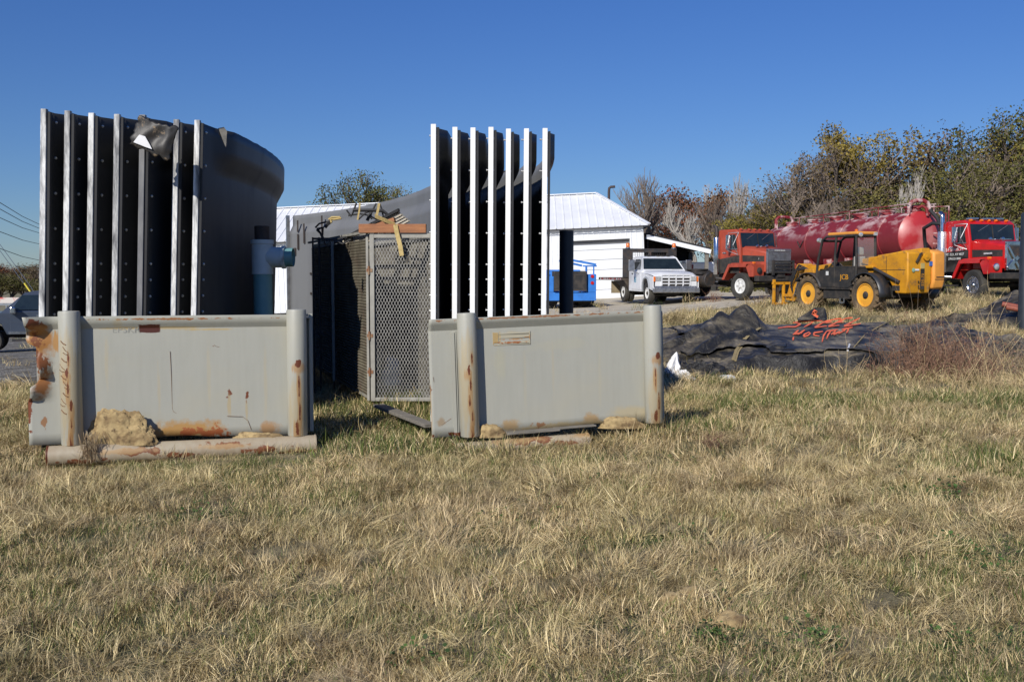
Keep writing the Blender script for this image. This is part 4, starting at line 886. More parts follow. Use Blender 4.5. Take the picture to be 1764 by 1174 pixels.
    b = MB(); nrm = nrm*2.2; b.bar(W(0, 2.11), W(0, 2.69), .03, .02, up=(1, 0, 0)); b.build('pillar', M['chassis'], ws)
    nrm = nrm*1.3; MB().bar(W(-.62, 2.42), W(-.15, 2.66), .022, .015).build('wiper', M['dullchrome'], ws); MB().bar(W(.22, 2.42), W(.66, 2.66), .022, .015).build('wiper', M['dullchrome'], ws)
    b = MB()
    for y in (-.75, -.3, 0, .3, .75): b.lathe((X1-.3, y, 2.83), (1, 0, 0), [(.045, 0), (.045, .1), (.02, .14), (0, .145)], 10)
    b.build('roof_lamp', M['amber'] if clean else M['oldred'], t, smooth=40)
    if clean:
        b = MB(); 
        for y in (-.55, .1, .5): b.box(X1-.5, X1-.2, y-.2, y+.1, 2.87, 2.93)
        b.build('roof_visor_light', M['chrome'], t, bevel=.01)
    b = MB(); b.bar((X1+.5, -.55, 2.13), (X1+.35, .45, 2.15), .03); 
    b.lathe((X1+.55, -.6, 2.14), (1, 0, 0), [(.05, -.05), (.07, 0), (.06, .04), (0, .05)], 14); b.lathe((X1+.55, -.1, 2.14), (1, 0, 0), [(.05, -.05), (.08, 0), (.07, .05), (0, .06)], 14); b.build('spot_lamp', M['chrome'], t, smooth=50)
    # exhaust stack
    es = MB(); y = -1.12; x = X0+.08
    es.lathe((x, y, 1.0), (0, 0, 1), [(.12, 0), (.13, .02), (.13, 1.5), (.11, 1.54)], 24); es.build('muffler_guard', M['chrome'], t, smooth=40) if not clean else None
    if clean:
        es = MB(); es.lathe((x, y, 1.0), (0, 0, 1), [(.15, 0), (.16, .02), (.16, 1.45), (.14, 1.48)], 28); mg = es.build('muffler_guard', M['perf'], t, smooth=40)
    b = MB(); b.tube([(x, y, 2.45), (x, y, 3.0), (x-.02, y, 3.1), (x-.14, y, 3.18)] if clean else [(x, y, 2.5), (x, y, 2.85), (x-.06, y, 2.98), (x-.14, y, 3.0)], .07, 14); b.tube([(x, y, 1.02), (x, y, .85), (x+.5, y+.4, .8)], .06, 10); b.build('exhaust_pipe', M['chrome'] if clean else M['dkmetal'], t, smooth=50)
    return t
# perforated chrome
m, nt, p = newmat('perforated_chrome'); v = coords(nt); vo = N(nt, 'ShaderNodeTexVoronoi', Scale=38.0); nt.links.new(v, vo.inputs['Vector'])
hole = ramp(nt, vo.outputs['Distance'], [(.28, (0,)*3), (.4, (1,)*3)]); nt.links.new(mixc(nt, hole, (.1,.1,.1), (.78,.78,.79)), p.inputs['Base Color']); p.inputs['Metallic'].default_value = .8; p.inputs['Roughness'].default_value = .3; M['perf'] = m

def yawof(phi): return math.atan2(-math.cos(phi), math.sin(phi))
def place(px, py, Y, phi, loc_x=0, loc_y=0):
    """world location of the origin so that the local ground point (loc_x, loc_y) stands at px,Y"""
    q = at(px, py, Y); yw = yawof(phi); c, s = math.cos(yw), math.sin(yw)
    return Vector((q.x-(c*loc_x-s*loc_y), Y-(s*loc_x+c*loc_y), 0)), yw
# --- faded red tractor: right front wheel at px 1278, 517
L1, y1_ = place(1278, 517, 40.2, R(30), -1.15, -1.0); L1.z = gz(L1.x, L1.y)
tr1 = conv_truck('tractor_truck', L1, y1_, M['oldred'], 'faded orange red conventional tractor truck with black push bar on its grille', False, False)
text('bonnet_badge', '4200', .1, M['whitepaint'], tr1, MT((-.62, -.725, 1.6), (1, .15, 0), (0, 0, 1)), .003)
text('grille_lettering', 'INTERNATIONAL', .075, M['whitepaint'], tr1, MT((-.095, 0, 1.93), (0, 1, 0), (0, 0, 1)), .003)
# --- bright red tanker truck
L2, y2_ = place(1680, 516, 34.8, R(15), -1.15, -1.0); L2.z = gz(L2.x, L2.y)
tr2 = conv_truck('tanker_truck', L2, y2_, M['red'], 'bright red tanker truck with tall perforated chrome exhaust and white door lettering', True, True, 7.0, .35)
text('door_lettering', 'J-F SERVICES', .165, M['whitepaint'], tr2, MT((-2.21, -1.03, 1.76), (1, 0, 0), (0, 0, 1)), .003, 1.0)
text('door_lettering', 'MT. CO., KY 4027', .125, M['whitepaint'], tr2, MT((-2.21, -1.03, 1.6), (1, 0, 0), (0, 0, 1)), .003, 1.0)
text('door_lettering', '270-522-3000', .115, M['whitepaint'], tr2, MT((-2.21, -1.03, 1.45), (1, 0, 0), (0, 0, 1)), .003, 1.0)
b = MB(); b.box(-1.0, -.6, -.82, -.81, 1.6, 1.66, M=Matrix.Identity(4)); b.build('bonnet_badge', M['lens'], tr2)
# tank
def tank(t):
    x0, x1, zc, r = -5.5, -16.2, 2.47, .97
    b = MB(); b.lathe((x0, 0, zc), (-1, 0, 0), [(r, .0), (r+.02, .02), (r+.02, .1), (r, .12), (r, x0-x1-.1), (r*.9, x0-x1+.12), (r*.5, x0-x1+.3), (0, x0-x1+.35)], 56)
    for x in (-6.8, -9.5, -12.2, -14.8): b.lathe((x, 0, zc), (-1, 0, 0), [(r+.005, 0), (r+.03, .02), (r+.03, .07), (r+.005, .09)], 56)
    o = b.build('tank_shell', None, t, smooth=35); o.data.materials.append(M['tank'])
    for v_ in o.data.vertices: v_.co.z -= zc
    o.location.z = zc
    b = MB(); b.lathe((x0, 0, 0), (1, 0, 0), [(r+.005, 0), (r*.9, .1), (r*.6, .24), (r*.3, .29), (0, .31)], 56); e = b.build('tank_end', M['tankend'], t, smooth=60); e.location.z = zc
    b = MB(); b.box(x0-.1, x1, -1.1, 1.1, 1.3, 1.42); b.box(x0, x1, -1.12, -1.06, 1.15, 1.3); b.box(x0, x1, 1.06, 1.12, 1.15, 1.3)
    for x in np.arange(x0-.3, x1, -1.6): b.box(x-.12, x, -.95, .95, 1.42, zc-.75)
    b.build('trailer_frame', M['tank'], t)
    b = MB(); b.box(x0-1, x1, -.5, -.4, .8, 1.3); b.box(x0-1, x1, .4, .5, .8, 1.3); b.box(-12, -9, -1.05, -.85, .85, 1.14); b.build('understructure', M['chassis'], t)
    for x in (-13.8, -15.1):
        for s in (-1, 1): wheel(t, x, s*.99, .53, .27, M['dkmetal'], .56, 0, s, dual=True)
    # hatches, walkway rail, loops
    for x in (-7.6, -9.4, -11.2, -13.0, -14.9):
        b = MB(); b.lathe((x, 0, zc+r-.05), (0, 0, 1), [(.3, 0), (.3, .17), (.34, .17), (.34, .22), (0, .24)], 20); b.build('hatch', M['tank'], t, smooth=40)
    b = MB(); b.lathe((-5.95, 0, zc+r-.08), (0, 0, 1), [(.3, 0), (.3, .24), (.36, .24), (.36, .3), (.1, .35), (0, .35)], 24); b.build('dome_hatch', M['tank'], t, smooth=40)
    b = MB(); sym(b, lambda b, s: b.tube([(-5.3, s*.55, zc+r+.28)]+[(x_, s*.55, zc+r+.28) for x_ in np.arange(-6, -15.9, -2)], .022, 6))
    for x_ in np.arange(-5.4, -15.9, -2): 
        for s in (-1, 1): b.cyl((x_, s*.55, zc+.8), (x_, s*.55, zc+r+.28), .02, n=6)
    b.build('walkway_rail', M['tank'], t)
    b = MB(); z = zc+r; b.tube([(x0-.1, -.42, z-.1), (x0-.1, -.42, z+.22), (x0-.08, -.34, z+.36), (x0-.05, -.15, z+.42), (x0, .12, z+.42), (x0+.03, .3, z+.34), (x0+.05, .36, z+.2), (x0+.05, .36, z-.5)], .085, 12); b.tube([(x0+.05, -.2, z+.1), (x0+.1, .0, z+.2), (x0+.15, .15, z+.12), (x0+.2, .2, z-.2)], .06, 10); b.build('vent_loop', M['tank'], t, smooth=60)
    b = MB(); b.tube([(-15.7, -.45, z-.1), (-15.7, -.45, z+.32), (-15.7, -.33, z+.46), (-15.7, 0, z+.48), (-15.7, .33, z+.46), (-15.7, .45, z+.32), (-15.7, .45, z-.1)], .075, 10); b.build('rear_loop', M['tank'], t, smooth=60)
    b = MB(); b.tube([(-5.2, .2, zc+1.0), (-4.9, .3, zc+.7), (-4.7, .3, zc+.4), (-4.2, .2, zc+.25)], .07, 10); b.tube([(-3.6, -.2, zc+.35), (-4.0, -.6, zc+.4), (-4.6, -.5, zc+.25), (-4.95, -.2, zc-.1), (-5.0, -.1, zc-.5), (-5.0, -.15, zc-.8), (-5.2, -.5, zc-1.0)], .07, 10); b.tube([(-4.7, .3, zc+.5), (-4.7, .35, zc-.2)], .055, 8); b.build('hose', M['strapk'], t, smooth=60)
    b = MB()
    for k in range(26): b.cyl((-4.98+.06*random.random(), .3+.6*random.random(), zc-1.1+.8*random.random()), (-4.9, .3+.6*random.random(), zc-.9+.9*random.random()), .02, n=5)
    b.bar((-5.1, .3, zc+.1), (-4.6, 1.0, zc+.1), .05); b.bar((-5.1, .3, zc-.3), (-4.6, 1.0, zc-.3), .05); b.build('valve_rack', M['tank'], t)
    b = MB(); b.tube([(-5.35, .5, zc+.9), (-5.2, .95, zc+.9), (-5.2, .95, zc-.3)], .03, 6); b.tube([(-5.5, .5, zc+1.15), (-5.1, 1.0, zc+1.15), (-5.1, 1.0, zc+.2)], .03, 6); b.build('handrail', M['tank'], t)
    b = MB(); b.tube([(-12.35, -r-.01, zc+.12), (-12.6, -r-.025, zc-.16), (-12.85, -r-.01, zc+.12)], .028, 4); b.build('v_mark', M['chassis'], t)
tank(tr2)
tr2.rotation_euler = (0, R(-.8), y2_)

# --- white flatbed
def flatbed(loc, yaw):
    t = empty('flatbed_truck', loc, yaw, label='white flatbed truck with amber beacons on a dark headboard, parked by the garage door', cat='truck')
    W = .93
    body = MB()   # nose
    zb, zh = .68, 1.26
    vs = []; prof = [(0.0, .72, 1.14, .88), (-.15, .68, 1.24, .92), (-.7, .68, 1.30, .95), (-1.45, .68, 1.36, .97)]
    for x, z0, z1, w in prof: vs += [(x, -w, z0), (x, w, z0), (x, w*.99, z1-.1), (x, w*.82, z1), (x, -w*.82, z1), (x, -w*.99, z1-.1)]
    body.add(vs, [(0,5,4,3,2,1)]+[(i*6+j, (i+1)*6+j, (i+1)*6+(j+1) % 6, i*6+(j+1) % 6) for i in range(3) for j in range(2, 5)]+[(18,19,20,21,22,23)])
    # side skins above wheel arch
    for s in (-1, 1):
        b_ = [(0, .72), (0, 1.1), (-1.45, 1.27), (-1.45, .5), (-1.22, .5), (-1.2, .8), (-1.05, 1.0), (-.8, 1.06), (-.55, 1.0), (-.4, .8), (-.38, .6), (0, .55)]
        body.prism(b_, s*.95-.02, s*.95+.02)
    body.build('front_body', M['white'], t, smooth=35)
    for s in (-1, 1):
        b = MB()
        pts = [(-1.22, .5), (-1.2, .8), (-1.05, 1.0), (-.8, 1.06), (-.55, 1.0), (-.4, .8), (-.38, .6)]
        b.tube([(x, s*.985, z) for x, z in pts], .045, 6); b.build('arch_trim', pm('grey_trim', (.3,.32,.34), rough=.4) if s < 0 else bpy.data.materials['grey_trim'], t, smooth=50)
        wheel(t, -.8, s*.84, .43, .23, M['whitepaint'], .52, 0, s, dish=.03)
        wheel(t, -4.0, s*.86, .43, .2, M['whitepaint'], .52, 0, s, dual=True, dish=.1)
    cab = MB(); side = [(-1.45, .48), (-1.45, 1.33), (-2.05, 1.88), (-2.2, 1.92), (-3.0, 1.92), (-3.1, 1.86), (-3.15, 1.3), (-3.15, .48)]
    cab.prism([(-1.4, .48), (-1.4, 1.33), (-3.15, 1.33), (-3.15, .48)], -.96, .96)
    v_ = []; 
    for x, z, w in ((-1.42, 1.33, .93), (-2.02, 1.86, .76), (-2.2, 1.93, .7), (-3.0, 1.93, .7), (-3.1, 1.86, .76), (-3.15, 1.33, .93)): v_ += [(x, -w, z), (x, w, z)]
    cab.add(v_, [(2*i, 2*i+1, 2*i+3, 2*i+2) for i in range(5)]+[(10, 8, 6, 4, 2, 0), (1, 3, 5, 7, 9, 11)]); cab.build('cab', M['white'], t, bevel=.02, smooth=40)
    pane(t, [(-1.5, -.86, 1.385), (-1.5, .86, 1.385), (-2.0, .71, 1.83), (-2.0, -.71, 1.83)], M['glass'], 'windscreen', .02)
    for s in (-1, 1):
        dd = MB(); dd.box(-2.75, -1.5, s*.965-.012, s*.965+.012, .56, 1.32); dd = dd.build('door', M['white'], t, bevel=.008)
        w_ = [(-1.72, s*.915, 1.38), (-2.08, s*.80, 1.80), (-2.66, s*.80, 1.80), (-2.7, s*.915, 1.38)]; pane(dd, w_ if s < 0 else w_[::-1], M['glass'], th=.02)
        b = MB(); b.box(-2.65, -2.5, s*.98, s*1.0, 1.2, 1.24); b.build('handle', M['chassis'], dd)
        if s < 0: b = MB(); b.box(-2.35, -2.1, s*.982-.004, s*.982+.002, .85, 1.08); b.build('door_sign', pm('teal_sign', (.1,.3,.42), (.4,.55,.62), 30), dd)
        b = MB(); b.box(-1.85, -1.78, s*1.2-.12, s*1.2+.12, 1.3, 1.62) if False else b.box(-1.9, -1.84, s*1.25-.13, s*1.25+.13, 1.32, 1.78); mo = b.build('mirror', M['dullchrome'], t, bevel=.02)
        b = MB(); b.tube([(-1.75, s*.95, 1.2), (-1.86, s*1.2, 1.3)], .015, 5); b.tube([(-1.95, s*.85, 1.72), (-1.88, s*1.2, 1.72)], .015, 5); b.build('mirror_arm', M['dullchrome'], mo)
        b = MB(); b.box(-.02, .035, s*.74-.12, s*.74+.12, .93, 1.1); hl = b.build('headlight', M['lens'], t, bevel=.015)
        b = MB(); b.box(-.1, .03, s*.905-.035, s*.905+.04, .9, 1.1); b.build('turn_lamp', M['amber'], hl, bevel=.01)
    g = MB(); 
    for z in (.82, .94, 1.06, 1.16): g.box(.005, .04, -.6, .6, z-.018, z+.018)
    for k in range(5): y = -.6+k*.3; g.box(.008, .035, y-.02, y+.02, .74, 1.16)
    g.box(-.03, -.002, -.61, .61, .74, 1.16); gg = g.build('grille', M['white'], t)
    b = MB()
    for y in (-.45, -.15, .15, .45):
        for z in (1.0, .88): b.box(0, .012, y-.12, y+.12, z+.025-.06, z+.03+.03)
        b.box(0, .012, y-.11, y+.11, .73, .8)
    b.build('grille_opening', M['chassis'], gg)
    b = MB(); b.box(.0, .13, -.98, .98, .46, .66, ty=.0); b.box(-.1, .0, -.95, .95, .64, .72); b.build('bumper', M['dullchrome'], t, bevel=.03)
    b = MB(); b.box(-5.6, -.3, -.4, -.3, .45, .65); b.box(-5.6, -.3, .3, .4, .45, .65); b.cyl((-.8, -.8, .36), (-.8, .8, .36), .06); b.cyl((-4, -.8, .39), (-4, .8, .39), .1); b.box(-1.6, -.5, -.35, .35, .35, .6); b.build('chassis', M['chassis'], t)
    b = MB(); b.box(-7.0, -3.25, -1.2, 1.2, .93, 1.06); b.add([(-3.2,-1.15,.92),(-3.2,1.15,.92),(-4.9,1.1,.92),(-4.9,-1.1,.92),(-3.3,-.9,.55),(-3.3,.9,.55),(-4.3,.9,.6),(-4.3,-.9,.6)], [(0,4,5,1),(4,7,6,5),(7,3,2,6),(0,3,7,4),(1,5,6,2)])
    bed = b.build('flatbed', pm('brown_black_bed', (.06,.045,.035), (.1,.08,.06), 6, rough=.8), t)
    b = MB()
    for k in range(12): b.box(-3.5-k*.28-.13, -3.5-k*.28, -1.212, -1.202, .96, 1.02)
    b.build('reflective_tape', pm('red_white_tape', (.6,.55,.55), (.45,.02,.03), 3, .48, .52, st=(2,1,1)), bed)
    h = MB(); h.box(-3.3, -3.2, -1.2, -.78, 1.06, 2.28); h.box(-3.3, -3.2, .78, 1.2, 1.06, 2.28); h.box(-3.3, -3.2, -.78, .78, 2.12, 2.28); h.box(-3.3, -3.2, -.06, .06, 1.06, 2.12); h = h.build('headboard', M['dkmetal'], t)
    b = MB()
    for k in range(16): y = -.75+k*.1; b.box(-3.26, -3.25, y-.006, y+.006, 1.1, 2.12)
    for k in range(11): z = 1.1+k*.1; b.box(-3.27, -3.26, -.78, .78, z-.006, z+.006)
    b.build('headboard_mesh', M['dkmetal'], h)
    for y in (-.98, 1.1):
        b = MB(); b.lathe((-3.25, y, 2.28), (0, 0, 1), [(.1, 0), (.1, .05), (.07, .06)], 16); bc = b.build('beacon', M['dullchrome'], t, smooth=40)
        b = MB(); b.lathe((-3.25, y, 2.34), (0, 0, 1), [(.08, 0), (.08, .14), (.05, .17), (0, .175)], 16); b.build('beacon_lens', M['amber'], bc, smooth=50)
    b = MB()
    for y in (-.4, 0, .2, .45): b.box(-2.3, -2.15, y-.07, y+.07, 1.93, 1.97)
    b.build('roof_lamp', M['chassis'], t, bevel=.01)
    b = MB(); b.box(-5.3, -5.25, -1.1, -.6, .35, .9); b.build('mud_flap', M['ply'], t)
    return t
L3, y3_ = place(1118, 526, 42.5, R(11), -.8, -.9); L3.z = gz(L3.x, L3.y); flatbed(L3, y3_).scale = (1.05, 1.05, 1.06)

# --- blue machine
def blue_machine():
    q = at(958, 515, 42.5); t = empty('utility_truck', (q.x, 42.5, gz(q.x, 42.5)), R(3), label='bright blue utility truck body with black box, behind the dark upright pipe', cat='utility truck')
    b = MB(); b.box(-.4, 1.72, 0, .12, .36, .72); b.box(1.38, 1.72, 0, .12, .72, 1.5); b.box(1.38, 1.72, .12, 3.0, .36, 1.5); b.box(-.4, -.1, 0, .12, .72, 1.4); b.box(-.4, -.1, .12, 3, .36, 1.4); b.build('body', M['blue'], t, bevel=.02)
    b = MB(); b.box(-.1, 1.3, -.1, .9, .78, 1.62); k = b.build('black_box', M['chassis'], t, bevel=.02)
    b = MB(); b.box(.2, .22, -.115, -.1, .85, 1.4); b.box(.6, .62, -.115, -.1, .85, 1.4); b.box(-.05, 1.25, -.115, -.1, 1.44, 1.47); b.box(-.1, 1.3, -.12, -.1, .78, .84); b.build('panel_line', M['dkmetal'], k)
    b = MB(); b.bar((.35, .1, 2.15), (1.72, .1, 1.9), .09); b.bar((.2, .8, 2.08), (1.2, .8, 1.86), .09); b.bar((1.15, .1, 1.84), (1.75, .1, 1.84), .06); b.cyl((1.3, .1, 1.5), (1.3, .1, 1.86), .045); b.cyl((1.62, .1, 1.5), (1.62, .1, 1.86), .03); b.cyl((.25, .3, 1.4), (.25, .3, 2.1), .05); b.cyl((.42, .1, 2.15), (.42, .1, 2.35), .015); b.cyl((-.3, .5, .7), (-.25, .5, 1.5), .05); b.cyl((-.15, .5, .7), (-.1, .5, 1.4), .05); b.build('rack', M['blue'], t)
    for z in (1.4, 1.12):
        b = MB(); b.lathe((1.55, -.0, z), (0, -1, 0), [(.075, 0), (.07, .03), (0, .04)], 16); b.build('tail_lamp', M['redlens'], t, smooth=50)
    for y in (.9, 2.6):
        for x in (-.2, 1.4): wheel(t, x, y, .36, .24, M['dkmetal'], .5, 0, -1).rotation_euler = (0, 0, 0)
    b = MB(); b.box(-.3, 1.5, .1, 3.8, .3, .5); b.build('chassis', M['chassis'], t)
    b = MB(); b.box(-.35, 1.6, 3.0, 4.6, .5, 1.2); b.box(-.3, 1.55, 3.2, 4.4, 1.2, 1.7, tx=.1, ty=.3); b.build('cab', M['blue'], t, bevel=.04)
    for y in (4.2,):
        for x in (-.2, 1.4): wheel(t, x, y, .36, .24, M['dkmetal'], .5, 0, -1)
blue_machine()

# --- silver pickup, facing left and slightly to the camera
def pickup():
    fw = Vector((-.93, -.37)); yw = math.atan2(fw.y, fw.x)
    # rear wheel (left side, y=+) seen at px 38,606
    Y = 31.0; q = at(-20, 611, Y); c, s = math.cos(yw), math.sin(yw); lx, ly = -1.1, .84
    loc = Vector((q.x-(c*lx-s*ly), Y-(s*lx+c*ly), q.z))
    t = empty('pickup_truck', loc, yw, label='slate blue crew cab pickup cut by the left edge of the photo', cat='pickup truck')
    b = MB(); low = [(0, .62), (0, 1.12), (-.25, 1.24), (-1.55, 1.32), (-5.9, 1.38), (-5.95, .75), (-4.85, .7), (-4.75, .95), (-4.35, 1.08), (-3.95, .95), (-3.85, .62), (-1.65, .62), (-1.5, .95), (-1.1, 1.08), (-.7, .95), (-.6, .62)]
    b.prism(low, -.98, .98); b.build('body', M['silver'], t, bevel=.03, smooth=35)
    b = MB(); v_ = []
    for x, z, w in ((-1.5, 1.32, .95), (-2.2, 1.92, .76), (-2.6, 1.97, .72), (-3.7, 1.96, .72), (-4.0, 1.90, .76), (-4.15, 1.36, .95)): v_ += [(x, -w, z), (x, w, z)]
    b.add(v_, [(2*i, 2*i+1, 2*i+3, 2*i+2) for i in range(5)]+[(10, 8, 6, 4, 2, 0), (1, 3, 5, 7, 9, 11)]); b.build('cab', M['silver'], t, bevel=.02)
    pane(t, [(-1.6, -.86, 1.39), (-1.6, .86, 1.39), (-2.17, .71, 1.87), (-2.17, -.71, 1.87)], M['glass'], 'windscreen', .02)
    for s in (-1, 1):
        for x0, x1, xa in ((-1.75, -2.8, -2.1), (-2.85, -3.82, -2.9)):
            dd = MB(); dd.box(x1, x0, s*.985-.012, s*.985+.012, .68, 1.34); dd = dd.build('door', M['silver'], t, bevel=.01)
            w_ = [(x0-.05, s*.955, 1.39), (xa, s*.80, 1.85), (x1+.05, s*.80, 1.85), (x1+.03, s*.955, 1.39)]; pane(dd, w_ if s < 0 else w_[::-1], M['glass'], th=.03)
            b = MB(); b.box(x1+.08, x1+.3, s*1.0, s*1.02, 1.18, 1.23); b.build('handle', M['chrome'], dd)
        b = MB(); b.box(-3.8, -1.7, s*.97, s*1.0, .64, .72); b.build('side_trim', M['chrome'], t)
        b = MB(); b.box(-3.7, -1.8, s*.95, s*1.1, .42, .48); b.build('running_board', M['dkmetal'], t)
        b = MB(); b.box(-1.95, -1.78, s*1.0, s*1.32, 1.28, 1.5); b.build('mirror', M['chrome'], t, bevel=.04)
        for x in (-1.1, -4.35): wheel(t, x, s*.84, .44, .3, M['chrome'], .62, 8, s)
    b = MB(); b.box(-5.8, -4.2, -.85, .85, .8, 1.2); b.box(-5.9, -.2, -.4, .4, .5, .7); b.cyl((-4.35, -.8, .44), (-4.35, .8, .44), .1); b.cyl((-1.1, -.8, .44), (-1.1, .8, .44), .08); b.build('chassis', M['chassis'], t)
    b = MB(); b.box(-5.95, -4.2, -.99, -.9, 1.38, 1.4); b.box(-5.95, -4.2, .9, .99, 1.38, 1.4); b.build('bed_rail', M['chassis'], t)
pickup()

# --- telehandler: local +x forward (away from the camera)
M['rimyellow'] = pm('yellow_orange_rim', (.85,.42,.04), (.75,.35,.035), 3, rough=.5)
def telehandler():
    PR = at(1497, 540, 29.6); PF = at(1399, 527, 32.0)
    fw = Vector((PF.x-PR.x, PF.y-PR.y)); yw = math.atan2(fw.y, fw.x); WB = 2.6
    n = Vector((-math.sin(yw), math.cos(yw)))     # local +y, the camera's left side
    zg = gz(PR.x, PR.y)+.0
    t = empty('telehandler', (PR.x-n.x*.9, PR.y-n.y*.9, zg), yw, label='yellow telehandler with mud caked wheels and black open cab, parked facing the red trucks', cat='telehandler')
    for x in (0, WB):
        for s in (-1, 1): wheel(t, x, s*.92, .56, .42, M['rimyellow'], .62, 0, s, tyre=M['mudrubber'], lugs=18, dish=.05)
    b = MB(); b.box(-.7, WB+.5, -.42, .42, .5, .95); b.cyl((0, -.8, .56), (0, .8, .56), .13); b.cyl((WB, -.8, .56), (WB, .8, .56), .13)
    b.box(.75, WB-.65, .42, 1.0, .42, .78); b.box(.8, WB-.7, -1.0, -.42, .4, .95); b.build('chassis', M['chassis'], t, bevel=.02)
    b = MB(); b.box(.95, 1.15, 1.0, 1.05, .3, .33); b.box(.95, .98, 1.0, 1.03, .3, .45); b.box(1.12, 1.15, 1.0, 1.03, .3, .45); b.build('step', M['dullchrome'], t)
    # mudguards
    for x in (0, WB):
        for s in (-1, 1):
            b = MB()
            def F(u, v, x=x, s=s):
                a = R(-5+150*u) if x == 0 else R(15+130*u); r_ = .66
                return (x-math.cos(a)*r_, s*(.72+.42*v), .56+math.sin(a)*r_)
            b.grid(F, 12, 2); b.build('mudguard', M['dkmetal'] if x else pm('black_guard', (.03,.032,.036), rough=.4) if s < 0 else bpy.data.materials['black_guard'], t, solid=.03, smooth=50)
    # rear body: yellow tail with an orange engine cover on the far side
    b = MB(); tail = [(-1.12, .62), (-1.2, 1.0), (-1.18, 1.80), (-1.05, 1.87), (.2, 1.70), (.75, 1.64), (.75, 1.15), (-.05, 1.12), (-.45, 1.0), (-.72, .62)]
    b.prism(tail, -.29, .6); tl = b.build('tail_body', M['yellow'], t, bevel=.04, smooth=35)
    b = MB(); b.prism([(-1.2, .75), (-1.27, 1.0), (-1.25, 1.82), (-1.0, 1.9), (.9, 1.75), (1.0, 1.0), (.3, .95), (-.6, .95), (-.75, .75)], -.74, -.3); b.build('engine_cover', M['orange'], t, bevel=.06, smooth=35)
    b = MB(); b.box(.1, .75, .35, .72, 1.36, 1.44); b.build('side_shelf', M['yellow'], t, bevel=.02)
    # plate and marks on the tail's rear and side
    x_ = -1.205
    b = MB(); b.box(x_-.012, x_+.02, .0, .13, .75, 1.32); b.build('number_plate_strip', M['chassis'], t)
    text('model_number', '535-70', .13, M['yellow'], t, MT((x_-.016, .02, 1.02), (0, 0, 1), (0, 1, 0)), .003, 1.0)
    b = MB(); b.box(x_-.012, x_+.02, .0, .13, 1.34, 1.5); b.build('badge_plate', pm('pale_badge', (.5,.4,.15)), t)
    b = MB(); b.box(x_-.01, x_+.02, -.3, -.2, 1.42, 1.55); b.build('blue_sticker', pm('blue_sticker', (.05,.15,.5)), t)
    b = MB(); b.lathe((x_-.02, .42, 1.3), (-1, 0, 0), [(.06, 0), (0, .004)], 14); b.build('round_decal', pm('green_decal', (.3,.45,.3)), t)
    b = MB(); b.box(x_-.01, x_+.02, .2, .36, 1.28, 1.33); b.build('white_decal', M['whitepaint'], t)
    b = MB(); b.lathe((x_-.02, -.05, 1.68), (-1, 0, 0), [(.11, -.03), (.11, .03), (.04, .035), (.04, .05), (0, .052)], 18); b.build('boom_pin', M['yellow'], t, smooth=40)
    b = MB(); b.bar((x_-.02, .32, 1.52), (x_-.02, .16, 1.78), .06, .03); b.box(x_-.03, x_, .1, .14, 1.75, 1.8); b.box(x_-.03, x_, .2, .23, .95, .99); b.box(x_-.03, x_, .2, .23, .82, .86); b.build('slot', M['chassis'], t)
    b = MB(); b.box(-1.28, -1.24, -.75, -.4, 1.08, 1.11); b.box(-1.28, -1.24, -.8, -.35, 1.02, 1.035); b.build('panel_gap', M['dkmetal'], t)
    # boom lying along the machine
    b = MB(); b.bar((-1.15, -.1, 1.76), (4.2, -.1, 1.2), .34, .36); b.build('boom', M['yellow'], t, bevel=.03)
    b = MB(); b.prism([(3.9, 1.5), (4.4, 1.45), (4.7, .95), (4.95, .3), (4.5, .25), (4.25, .8), (3.9, 1.05)], -.3, .14); b.lathe((4.2, -.35, 1.42), (0, 1, 0), [(.12, 0), (.12, .55)], 14); b.build('boom_head', M['yellow'], t, bevel=.02)
    b = MB(); b.cyl((3.2, -.5, 1.1), (4.3, -.5, .9), .06); b.bar((4.1, .16, 1.2), (4.4, .16, .45), .12, .03); b.build('ram', M['dullchrome'], t)
    for k_ in range(4): MB().tube([(3.7+.05*k_, .2, 1.35), (4.1, .26+.03*k_, 1.5-.06*k_), (4.55, .24, 1.05-.1*k_), (4.5, .2, .6)], .022, 6).build('hose', M['strapk'], t, smooth=60)
    b = MB(); b.cyl((-.9, .63, .95), (.1, .66, 1.35), .05); b.cyl((.1, .66, 1.35), (.6, .68, 1.5), .03); b.build('rear_ram', M['dkmetal'], t, smooth=50)
    b = MB(); b.box(-1.1, .7, .602, .608, 1.30, 1.312); b.box(-.35, -.338, .602, .608, 1.05, 1.7); b.box(-.9, -.6, .602, .61, .7, .85); b.build('panel_line', M['chassis'], t)
    # fork carriage
    b = MB(); x = 5.05
    for z in (.12, .82): b.box(x-.04, x+.04, -.62, .62, z, z+.09)
    for y in (-.6, -.22, .15, .55): b.box(x-.04, x+.05, y-.04, y+.04, .12, 1.0 if abs(y) > .5 else .9)
    b.box(x-.45, x, -.3, .2, .4, .5); b.build('fork_carriage', M['yellow'], t, bevel=.01)
    for y in (-.45, .35):
        b = MB(); b.box(x+.06, x+.1, y-.06, y+.06, .06, .85); b.box(x+.1, x+1.2, y-.06, y+.06, .06, .1); b.build('fork', M['dkmetal'], t)
    # cab
    c = MB(); y0, y1 = .34, 1.06; xr, xf, zt_ = .42, 2.15, 2.34
    def tub(P, r=.04): c.tube(P, r, 8)
